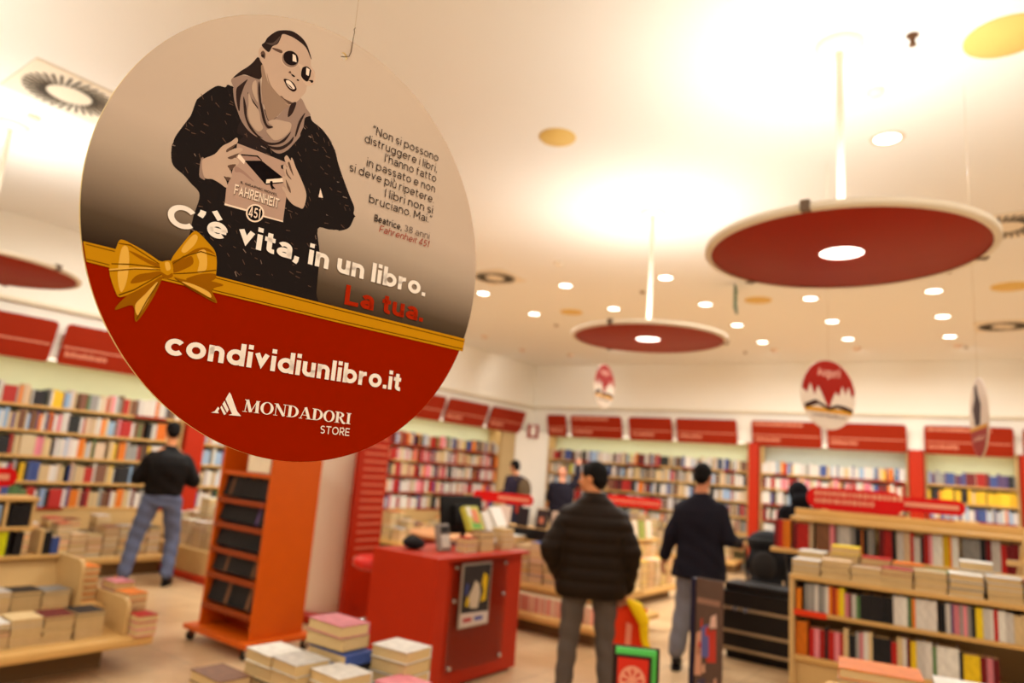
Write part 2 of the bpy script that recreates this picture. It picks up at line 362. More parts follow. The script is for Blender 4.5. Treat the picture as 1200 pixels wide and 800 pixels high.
# ================================================================== CEILING FIXTURES
glow = pm('lamp_glow', (255,240,215), .5, var=0, emit=(1,.93,.80), estr=6.0)
glow2 = pm('pendant_glow', (255,240,215), .5, var=0, emit=(1,.93,.80), estr=6.0*.6)
ringm = pm('lamp_ring', (225,210,186), .5, var=.02)
dl0 = None
def dlabel(x, y):
    if y > 7.2:
        rows = sorted({round((b_-7.45)/1.36) for a_, b_ in DOWN[:20]}); rw = round((y-7.45)/1.36)
        line = sorted(a_ for a_, b_ in DOWN[:20] if b_ > 7.2 and round((b_-7.45)/1.36) == rw); k = line.index(x)+1
        side = 'second light from the left' if k == 2 else 'leftmost light' if k == 1 else ordn(k)+' light from the left'
        return 'recessed ceiling light, %s, %s of far grid' % (side, ['nearest row','second row','third row','farthest row'][min(rw, 3)]), 'recessed lights in the far ceiling grid'
    near = {(8.48,4.98):'large near recessed ceiling light right of the pendant rod at top right'}
    if (x, y) in near: return near[(x, y)], None
    return 'added recessed ceiling light, unseen, brightening the shop', 'added unseen recessed lights'
for (x, y) in DOWN:
    lb, gr = dlabel(x, y)
    t = thing('recessed_light', lb, 'ceiling light', (x, y, CEIL), 0, gr)
    if dl0 is None:
        bm = bmesh.new(); lathe(bm, [(.082,-.002),(.082,-.008),(.105,-.008),(.11,0)], 32); obj('trim_ring', bm, ringm, t)
        bm = bmesh.new(); lathe(bm, [(0,-.004),(.082,-.004)], 32); obj('lens', bm, glow, t); dl0 = t
    else:
        for ch in dl0.children:
            c_ = ch.copy(); C.objects.link(c_); c_.parent = t
for (x, y), nm in zip([(6.98,12.45),(2.93,11.46),(1.06,9.91),(.95,11.3),(1.67,12.03),(5.68,12.32),(8.4,12.5),(1.2,7.0),(1.2,5.2),(1.2,3.4)], ['under the round sign side, rightmost','below the second pendant','leftmost, next to the advert edge','second from the left','third from the left','fifth from the left','lowest at the right','hidden by the advert, farthest','hidden by the advert, middle','above the left edge']):
    t = thing('spotlight', 'small dim spot fitting on the far ceiling, '+nm, 'spotlight', (x, y, CEIL), 0, 'dim spot fittings near the far walls')
    bm = bmesh.new(); lathe(bm, [(0,-.05),(.05,-.05),(.06,-.03),(.07,0)], 20); obj('housing', bm, pm('spot_housing', (236,214,196), .4), t)
yel = pm('yellow_disc', (232,196,112), .6, var=.03)
for (x, y, r, lb) in [(6.47,3.92,.135,'yellow round ceiling disc between the large advert and the pendant rod'),(9.16,4.07,.19,'large yellow round ceiling disc cut by the top right edge'),(3.67,8.75,.17,'faint yellow ceiling disc among the far lights left of the second pendant'),
                      (6.42,8.93,.17,'faint yellow ceiling disc beside the green exit sign'),(9.11,9.21,.19,'faint yellow ceiling disc at the right edge below the round air vent')]:
    bm = bmesh.new(); lathe(bm, [(0,-.012),(r*.96,-.012),(r,-.006),(r,0)], 40); tag(obj('ceiling_disc', bm, yel, loc=(x, y, CEIL)), lb, 'ceiling disc')
# swirl diffusers
ventm = pm('vent_white', (242,228,204), .6, var=.01); slotm = pm('vent_slot', (92,84,74), .8)
for (x, y, k, lb) in [(3.67,1.72,1.0,'square ceiling air vent with radial slots at the upper left'),(9.1,7.12,1.0,'round slotted ceiling air vent right of the large red pendant'),(3.72,6.76,.9,'round slotted ceiling air vent just right of the hanging advert'),(9.0,11.27,1,'distant slotted ceiling air vent at the right edge')]:
    t = thing('air_vent', lb, 'air vent', (x, y, CEIL)); obj('plate', bbox(-.33*k, .33*k, -.33*k, .33*k, -.012, 0, .004, 1), ventm, t)
    for i in range(32):
        bm = bmesh.new(); M_ = Matrix.Rotation(2*PI*i/32, 4, 'Z') @ Matrix.Translation((.215*k, 0, -.016)) @ Matrix.Rotation(.25, 4, 'Z'); box(bm, -.075*k, .075*k, -.009*k, .009*k, -.003, .003, M=M_); obj('slot', bm, slotm, t)
t = thing('ceiling_sprinkler', 'small dark sprinkler head on the ceiling near the top right', 'sprinkler', (8.76,3.83,CEIL))
bm = bmesh.new(); lathe(bm, [(0,-.05),(.012,-.05),(.014,-.02),(.03,-.008),(.03,0)], 16); obj('body', bm, pm('bronze', (110,80,56), .4, .6), t)
bm = bmesh.new(); lathe(bm, [(0,-.062),(.02,-.062),(.02,-.056),(0,-.056)], 12); obj('deflector', bm, pm('bronze', (0,0,0)), t)
for (x, y, lb) in [(8.51,4.31,'pale smoke detector between the large pendant rod and the near ceiling light'),(4.83,6.54,'pale smoke detector left of the second pendant rod'),(5.19,8.04,None),(2.94,9.47,None),(3.23,11.53,None),(5.13,12.46,None),(8.59,8.35,None),(8.49,12.71,None),(2.99,1.73,'pale smoke detector below the square air vent at the left')]:
    g = None if lb else 'small sprinkler dots on the far ceiling'
    t = thing('smoke_detector' if lb else 'ceiling_sprinkler', lb or 'tiny grey sprinkler dot on the far ceiling, '+{5.19:'left of the second pendant rod',2.94:'left of the second pendant disc',3.23:'below the second pendant disc',5.13:'between the pendants',8.59:'just under the large pendant',8.49:'lowest at the right'}[x], 'smoke detector' if lb else 'sprinkler', (x, y, CEIL), 0, g)
    bm = bmesh.new(); lathe(bm, [(0,-.035),(.035,-.035),(.048,-.02),(.05,0)] if lb else [(0,-.03),(.02,-.03),(.035,0)], 20); obj('body', bm, ventm if lb else pm('spr_grey', (150,125,95), .6), t)
# exit sign hung from the ceiling
t = thing('exit_sign', 'small green emergency exit sign hanging from the far ceiling', 'sign', (6.40,8.12,CEIL), math.radians(104))
bm = bmesh.new(); tube(bm, [(-.1,0,0),(-.1,0,-.06)], .004, 6); tube(bm, [(.1,0,0),(.1,0,-.06)], .004, 6); obj('hanger', bm, white, t)
p = obj('panel', bbox(-.16,.16,-.012,.012,-.34,-.05,.004,1), pm('exit_green', (14,86,58), .5), t)
bm = bmesh.new()
for s_ in (-1, 1):
    y_ = s_*.0135
    for (x0,x1,z0,z1) in ((-.03,.01,-.14,-.10),(-.06,.02,-.21,-.15),(-.02,.05,-.26,-.22),(-.1,-.04,-.28,-.24),(.07,.12,-.30,-.08)): box(bm, x0, x1, y_-.001, y_+.001, z0, z1)
obj('pictogram', bm, pm('exit_white', (225,235,215), .5), p)

# ================================================================== PENDANTS
offwhite = pm('pendant_white', (244,232,212), .5, var=.02)
under = pm('pendant_red', (162,32,0), .5, var=.04, spec=.25)
for (x, y), lb in zip(PENDANTS, ['large near red disc pendant lamp at the upper right','smaller farther red disc pendant lamp above the men','red disc pendant lamp cut by the left edge','added unseen red disc pendant lamp beyond the left edge, for extra ceiling light','added unseen red disc pendant lamp beyond the right edge, for extra ceiling light']):
    t = thing('pendant_lamp', lb, 'pendant lamp', (x, y, 2.78)); R_ = .685
    bm = bmesh.new(); lathe(bm, [(.105,0),(R_-.035,-.0),(R_-.03,.004),(.105,.004),(.105,0)], 72); p = obj('red_underside', bm, under, t)
    bm = bmesh.new(); lathe(bm, [(R_-.034,-.004),(R_,-.0),(R_,.028),(R_-.04,.034),(.16,.05),(.12,.06),(.12,.012),(R_-.034,.006)], 72); obj('white_shell', bm, offwhite, t)
    bm = bmesh.new(); lathe(bm, [(0,.004),(.105,.004)], 40); obj('centre_light', bm, glow2, t)
    bm = bmesh.new(); tube(bm, [(0,0,.05),(0,0,CEIL-2.80)], .019, 16); obj('rod', bm, offwhite, t)
    bm = bmesh.new(); lathe(bm, [(0,CEIL-2.78-.05),(.03,CEIL-2.78-.05),(.09,CEIL-2.78-.035),(.125,CEIL-2.78-.012),(.125,CEIL-2.78)], 40); obj('canopy', bm, offwhite, t)
    for k in range(3):
        bm = bmesh.new(); M_ = Matrix.Rotation(2*PI*k/3+.5, 4, 'Z'); box(bm, R_-.03, R_+.012, -.02, .02, -.006, .04, M=M_); obj('clip', bm, pm('clip_grey', (120,100,84), .4), t)
    bm = bmesh.new()
    lathe(bm, [(0,.062),(.1,.062),(.1,.10),(0,.10)], 24); obj('lamp_head', bm, offwhite, t)

# ================================================================== STROKE LETTERING (built as flat mesh)
def arc(cx, cy, rx, ry, a0, a1, n=14):
    return [(cx+rx*math.cos(math.radians(a0+(a1-a0)*i/n)), cy+ry*math.sin(math.radians(a0+(a1-a0)*i/n))) for i in range(n+1)]
X_ = .73
def glyph(ch, w):
    X = X_; h = w/2; r = (X-w)/2; R2 = r+.0; A = 1.03; q = (1-w)/2
    o_ = arc(h+R2, X/2, R2, r, 0, 360, 26)
    Wl = w+2*R2
    if ch == 'o': return [o_], Wl
    if ch == 'c': return [arc(h+R2, X/2, R2, r, 42, 318, 20)], Wl-.08
    if ch in 'eè':
        s = [arc(h+R2, X/2, R2, r, 0, 318, 22), [(h, X/2-.01), (h+2*R2+h*.6, X/2-.01)]]
        if ch == 'è': s.append([(h+R2*.25, A+.14), (h+R2*1.15, X+w*.5)])
        return s, Wl
    if ch == 'd': return [o_, [(h+2*R2, 0), (h+2*R2, A)]], Wl
    if ch == 'b': return [o_, [(h, 0), (h, A)]], Wl
    if ch == 'p': return [o_, [(h, -.26), (h, X)]], Wl
    if ch == 'g': return [o_, [(h+2*R2, X), (h+2*R2, .02)] + arc(h+R2, 0, R2, .22-h*.4, 0, -140, 10)[1:]], Wl
    if ch == 'a':
        Wa = X*.86; rr = (Wa-w)/2
        return [arc(h+rr, X-h-.19, rr, .19, 150, 0, 9)+[(h+2*rr, 0)], arc(h+rr, .215+h*.1, rr, .215-h*.85, 0, 360, 20)], Wa
    if ch in 'nhm':
        Wn = X*.84; rr = (Wn-w)/2; top = A if ch == 'h' else X
        s = [[(h, 0), (h, top)], [(h, X*.45)]+arc(h+rr, X-h-rr*.95, rr, rr*.95, 180, 0, 12)+[(h+2*rr, 0)]]
        if ch == 'm': s.append(arc(h+3*rr, X-h-rr*.95, rr, rr*.95, 180, 0, 12)+[(h+4*rr, 0)]); return s, Wn+2*rr
        return s, Wn
    if ch in 'uù':
        Wn = X*.84; rr = (Wn-w)/2; s = [[(h, X)]+arc(h+rr, h+rr*.95, rr, rr*.95, 180, 360, 12)+[(h+2*rr, X)], [(h+2*rr, 0), (h+2*rr, X*.5)]]
        if ch == 'ù': s.append([(h+rr*.2, A+.12), (h+rr*1.15, X+w*.5)])
        return s, Wn
    if ch == 'r': return [[(h, 0), (h, X)], [(h, X*.4)]+arc(h+.30, X-h-.25, .30, .25, 180, 88, 8)], h+.36
    if ch == 'i': return [[(h, 0), (h, X)], [(h, A+.02-w*1.0), (h, A+.02)]], w
    if ch == 'j': return [[(h, X), (h, -.2)], [(h, A+.02-w), (h, A+.02)]], w
    if ch == 'l': return [[(h, 0), (h, A)]], w
    if ch == 't': return [[(.10+h, X+.2), (.10+h, .22)]+arc(.10+h+.17, .2, .17, .2-h, 180, 285, 8)[1:], [(0, X-h), (.42, X-h)]], .42
    if ch == 'f': return [[(.10+h, 0), (.10+h, A-.22)]+arc(.10+h+.17, A-.2, .17, .2-h, 180, 85, 8)[1:], [(0, X-h), (.40, X-h)]], .42
    if ch == 's':
        Ws = X*.74; rx = (Ws-w)/2; ry = (X-w)/4
        return [arc(h+rx, X-h-ry, rx, ry, 40, 250, 12)+arc(h+rx, h+ry, rx, ry, 80, -145, 14)], Ws
    if ch == 'v': return [[(h*.9, X), (X*.42, h*2.5), (X*.84-h*.9, X)]], X*.84
    if ch == ' ': return [], .30
    if ch == '.': return [[(h, 0), (h, w)]], w
    if ch == ',': return [[(h+.02, w), (h, 0), (h-.06, -.13)]], w+.02
    if ch == "'": return [[(h+.03, A), (h+.02, A-.12), (h-.05, A-.30)]], w+.04
    if ch == '“': return [[(h, A-.26), (h+.07, A)], [(h+w+.08, A-.26), (h+w+.15, A)]], 2*w+.14
    if ch == '”': return [[(h, A-.26), (h+.07, A)], [(h+w+.08, A-.26), (h+w+.15, A)]], 2*w+.14
    if ch == '!': return [[(h, .30), (h, 1)], [(h, 0), (h, w)]], w
    # capitals and figures
    if ch == 'C': return [arc(h+q, .5, q, q, 40, 320, 22)], 2*q+w-.1
    if ch == 'O': return [arc(h+q*.98, .5, q*.98, q, 0, 360, 28)], 2*q*.98+w
    if ch == 'G': return [arc(h+q, .5, q, q, 42, 350, 22)+[(h+1.95*q, .5), (h+q, .5)]], 2*q+w
    if ch == 'L': return [[(h, 1), (h, h), (.62, h)]], .62
    if ch == 'I': return [[(h, 0), (h, 1)]], w
    if ch == 'T': return [[(0, 1-h), (.74, 1-h)], [(.37, 0), (.37, 1)]], .74
    if ch == 'E': return [[(.66, 1-h), (h, 1-h), (h, h), (.66, h)], [(h, .5), (.6, .5)]], .66
    if ch == 'F': return [[(.64, 1-h), (h, 1-h), (h, 0)], [(h, .47), (.58, .47)]], .64
    if ch == 'H': return [[(h, 0), (h, 1)], [(.78-h, 0), (.78-h, 1)], [(h, .5), (.78-h, .5)]], .78
    if ch == 'N': return [[(h, 0), (h, 1)], [(h, 1-h*.4), (.78-h, h*.4)], [(.78-h, 0), (.78-h, 1)]], .78
    if ch == 'M': return [[(h, 0), (h, 1)], [(h, 1-h*.4), (.46, .3), (.92-h, 1-h*.4)], [(.92-h, 0), (.92-h, 1)]], .92
    if ch == 'V': return [[(h, 1), (.41, h*.4), (.82-h, 1)]], .82
    if ch == 'A': return [[(h*.8, 0), (.42, 1-h*2.6), (.84-h*.8, 0)], [(.16, .28), (.68, .28)]], .84
    if ch == 'U': return [[(h, 1)]+arc(.38, .38, .38-h, .38-h, 180, 360, 12)+[(.76-h, 1)]], .76
    if ch in 'BPRD':
        if ch == 'D': return [[(h, h), (h, 1-h), (.36, 1-h)]+arc(.36, .5, .46-h, .5-h, 90, -90, 14)[1:]+[(h, h)]], .82
        s = [[(h, 0), (h, 1)], [(h, 1-h), (.42, 1-h)]+arc(.42, .74 if ch == 'B' else .70, .24-h*.5, .26-h if ch == 'B' else .30-h, 90, -90, 9)+[(h, .48 if ch == 'B' else .40)]]
        if ch == 'B': s.append([(h, h), (.44, h)]+arc(.44, .27, .26-h*.5, .27-h, -90, 90, 9)+[(h, .5)])
        if ch == 'R': s.append([(.38, .40), (.68, 0)])
        return s, .70
    if ch == 'S':
        rx = (.66-w)/2; ry = (1-w)/4
        return [arc(h+rx, 1-h-ry, rx, ry, 35, 255, 12)+arc(h+rx, h+ry, rx, ry, 75, -145, 14)], .66
    if ch == '1': return [[(.02, .80), (.22, 1-h*.4), (.22, 0)]], .22+h
    if ch == '3': return [arc(.30, .73, .22, .27-h, 150, -80, 12), arc(.30, .29, .26, .29-h, 80, -150, 12)], .62
    if ch == '8': return [arc(.32, .75, .22, .25-h, 0, 360, 18), arc(.32, .28, .27, .28-h, 0, 360, 18)], .64
    if ch == '4': return [[(.68, .24), (.06, .24), (.42, 1), (.48, 1)], [(.48, 0), (.48, 1)]], .70
    if ch == '5': return [[(.56, 1-h), (.14, 1-h), (.10, .55)]+arc(.31, .31, .25, .31-h, 110, -150, 14)], .62
    return [], .3
def stroke_poly(bm, pts, w, T, mi=0):
    P = [Vector(p) for p in pts]; n = len(P); closed = (P[0]-P[-1]).length < 1e-5 and n > 3
    if closed: P = P[:-1]; n -= 1
    L_, R_ = [], []
    for i in range(n):
        a = P[(i-1) % n] if (closed or i > 0) else None; c_ = P[(i+1) % n] if (closed or i < n-1) else None
        d1 = (P[i]-a).normalized() if a is not None else (c_-P[i]).normalized(); d2 = (c_-P[i]).normalized() if c_ is not None else d1
        nn = Vector((-(d1.y+d2.y), d1.x+d2.x))
        if nn.length < 1e-6: nn = Vector((-d1.y, d1.x))
        nn.normalize(); k = 1/max(.35, nn.dot(Vector((-d1.y, d1.x))))
        L_.append(bm.verts.new(T(P[i]+nn*w/2*k))); R_.append(bm.verts.new(T(P[i]-nn*w/2*k)))
    for i in range(n if closed else n-1):
        j = (i+1) % n; f = bm.faces.new((L_[i], R_[i], R_[j], L_[j])); f.material_index = mi
def text(bm, s, w, T0, x0, x1, base, cap, z, slant=0, mi=0, sp=None, base1=None, align=None):
    "letters of height cap from x0 to x1; T0 maps (x, y, z) of the printed face to the mesh"
    sp = ((.06 if w > .16 else .10)+.10*(1-w*3)) if sp is None else sp; cur = 0; G = []
    for i, ch in enumerate(s):
        st, adv = glyph(ch, w); G.append((cur, st)); cur += adv + (sp if ch != ' ' else 0)
    tot = cur-sp; k = (x1-x0)/tot if align is None else cap
    if align == 'r': x0 = x1-tot*k
    b1 = base if base1 is None else base1
    for cx, st in G:
        for pts in st:
            def T(p):
                xx = (p.x+cx)*k; return T0(x0+xx+p.y*cap*slant, base+(b1-base)*(xx/max(1e-6, tot*k))+p.y*cap, z)
            stroke_poly(bm, pts, w, T, mi)
# thick and thin serif capitals
def serif(bm, s, T0, x0, x1, base, base1, cap, z, mi=0):
    G = []; cur = 0; t = .20; n_ = .05; sf = .045
    def quad(x, w): return [(x, 0), (x, 1)], w
    for ch in s:
        st = []
        if ch == 'M': st = [([(.14,.0),(.20,1)],n_),([(.22,1),(.50,.02)],t),([(.50,.02),(.86,1)],n_),([(.88,1),(.90,0)],t),([(0,.02),(.28,.02)],sf),([(.72,.02),(1.06,.02)],sf),([(.06,.98),(.26,.98)],sf),([(.82,.98),(1.04,.98)],sf)]; a = 1.08
        elif ch == 'O': st = [('O', .43)]; a = .86
        elif ch == 'N': st = [([(.14,0),(.14,1)],n_),([(.16,.98),(.72,.02)],t),([(.74,0),(.74,1)],n_),([(0,.02),(.28,.02)],sf),([(0,.98),(.2,.98)],sf),([(.60,.98),(.88,.98)],sf)]; a = .88
        elif ch == 'D': st = [([(.20,0),(.20,1)],t),('D', .3),([(0,.02),(.36,.02)],sf),([(0,.98),(.36,.98)],sf)]; a = .84
        elif ch == 'A': st = [([(.12,.02),(.40,.98)],n_),([(.42,1),(.74,.02)],t),([(.2,.32),(.60,.32)],sf),([(0,.02),(.26,.02)],sf),([(.52,.02),(.94,.02)],sf)]; a = .90
        elif ch == 'R': st = [([(.20,0),(.20,1)],t),('P', .3),([(.40,.50),(.68,.04),(.84,.02)],t*.85),([(0,.02),(.38,.02)],sf),([(0,.98),(.34,.98)],sf)]; a = .86
        elif ch == 'I': st = [([(.20,0),(.20,1)],t),([(0,.02),(.40,.02)],sf),([(0,.98),(.40,.98)],sf)]; a = .40
        G.append((cur, st)); cur += a+.02
    tot = cur-.02; k = (x1-x0)/tot
    for cx, st in G:
        def T(p): 
            xx = (p[0]+cx)*k; return T0(x0+xx, base+(base1-base)*(xx/(x1-x0))+p[1]*cap, z)
        for a_ in st:
            if isinstance(a_[0], str):
                if a_[0] == 'O': oc, orr, ic, irr = (.43,.5), (.43,.52), (.43,.5), (.24,.46); A0, A1 = 0, 360
                elif a_[0] == 'D': oc, orr, ic, irr = (.28,.5), (.54,.5), (.28,.5), (.34,.45); A0, A1 = -90, 90
                else: oc, orr, ic, irr = (.28,.74), (.42,.26), (.28,.74), (.22,.21); A0, A1 = -90, 90
                n = 28; o_ = arc(*oc, *orr, A0, A1, n); i_ = arc(*ic, *irr, A0, A1, n)
                ov = [bm.verts.new(T(p)) for p in o_]; iv = [bm.verts.new(T(p)) for p in i_]
                for q in range(n): bm.faces.new((ov[q], iv[q], iv[q+1], ov[q+1])).material_index = mi
            else: stroke_poly(bm, a_[0], a_[1], lambda p: T((p.x, p.y)), mi)

# ================================================================== HANGING ROUND ADVERT (foreground)
DC = Vector((8.44025, .51786, 1.80863)); DR = .27
du = Vector((.08372, .99574, .03860)).normalized(); dv = Vector((.04723, -.04265, .99800)); dv = (dv-du*dv.dot(du)).normalized(); dn = du.cross(dv)
DM = Matrix.Translation(DC) @ Matrix(((du.x, dv.x, dn.x), (du.y, dv.y, dn.y), (du.z, dv.z, dn.z))).to_4x4()
sign = thing('hanging_advert', 'large round hanging advert with a woman in sunglasses, gold bow and red lower half', 'sign')
sign.matrix_world = DM
HX, HY, HR = -.022, .91, .018
def flat_with_holes(bm, loops, z, mi=0, flip=False):
    vs = [[Vector((x, y, 0)) for x, y in lp] for lp in loops]; fl = [v for lp in vs for v in lp]
    bv = [bm.verts.new((v.x, v.y, z)) for v in fl]
    for t_ in geometry.tessellate_polygon(vs):
        try: f = bm.faces.new([bv[i] for i in (t_[::-1] if flip else t_)]); f.material_index = mi
        except ValueError: pass
circ = lambda r, n, cx=0, cy=0: [(cx+r*math.cos(2*PI*k/n), cy+r*math.sin(2*PI*k/n)) for k in range(n)]
def scl(p): return [(x*DR, y*DR) for x, y in p]
# board: core with edge, printed paper face
bm = bmesh.new(); N_ = 160; TH = .003
oc = scl(circ(1, N_)); hc = scl(circ(HR, 20, HX, HY))
flat_with_holes(bm, [oc, hc], -TH)
for lp in (oc, hc):
    for i in range(len(lp)):
        a, c_ = lp[i], lp[(i+1) % len(lp)]
        bm.faces.new([bm.verts.new(p) for p in ((*a, -TH), (*c_, -TH), (*c_, -.00005), (*a, -.00005))])
bmesh.ops.remove_doubles(bm, verts=bm.verts, dist=1e-6)
obj('board', bm, pm('foam_edge', (240,216,150), .7, var=.02), sign)
def ribbon_y(x): return -.25 - .106*(x+.965)/1.937            # top edge of the gold band
m = bpy.data.materials.new('printed_fade'); m.use_nodes = True; nt = m.node_tree; b = nt.nodes['Principled BSDF']; b.inputs['Roughness'].default_value = .6; b.inputs['Specular IOR Level'].default_value = 0
tc = nt.nodes.new('ShaderNodeTexCoord'); sx = nt.nodes.new('ShaderNodeSeparateXYZ'); nt.links.new(tc.outputs['Object'], sx.inputs[0])
ma = nt.nodes.new('ShaderNodeMath'); ma.operation = 'MULTIPLY_ADD'; ma.inputs[1].default_value = .0547; ma.inputs[2].default_value = .25*DR+.0528*DR
nt.links.new(sx.outputs['X'], ma.inputs[0]); mb = nt.nodes.new('ShaderNodeMath'); mb.operation = 'ADD'; nt.links.new(sx.outputs['Y'], mb.inputs[0]); nt.links.new(ma.outputs[0], mb.inputs[1])
mc = nt.nodes.new('ShaderNodeMath'); mc.operation = 'DIVIDE'; mc.inputs[1].default_value = DR*1.2; nt.links.new(mb.outputs[0], mc.inputs[0])
cr = nt.nodes.new('ShaderNodeValToRGB'); el = cr.color_ramp.elements
el[0].position = 0; el[0].color = (*lin((.17,.12,.08)), 1); el[1].position = 1; el[1].color = (*lin((.775,.68,.59)), 1)
for p_, c_ in ((.10,(.33,.265,.20)),(.20,(.53,.45,.375)),(.32,(.68,.595,.51)),(.45,(.755,.66,.575))): e_ = el.new(p_); e_.color = (*lin(c_), 1)
nt.links.new(mc.outputs[0], cr.inputs[0]); nt.links.new(cr.outputs[0], b.inputs['Base Color'])
printred = pm('printed_red', (138,24,0), .6, var=.01, spec=0)
bm = bmesh.new(); up_ = []; lo_ = []
a0 = math.atan2(-.25, -.966); a1 = math.atan2(-.356, .935)
up_ = [(math.cos(a1+(a0+2*PI-a1)*k/120), math.sin(a1+(a0+2*PI-a1)*k/120)) for k in range(121)]
lo_ = [(math.cos(a0+2*PI+(a1-a0)*k/70), math.sin(a0+2*PI+(a1-a0)*k/70)) for k in range(71)]
def inset(p): return [(x*DR*.9995, y*DR*.9995) for x, y in p]
flat_with_holes(bm, [inset(up_), hc], 0, 0); flat_with_holes(bm, [inset(lo_)], 0, 1)
obj('printed_face', bm, [m, printred], sign)
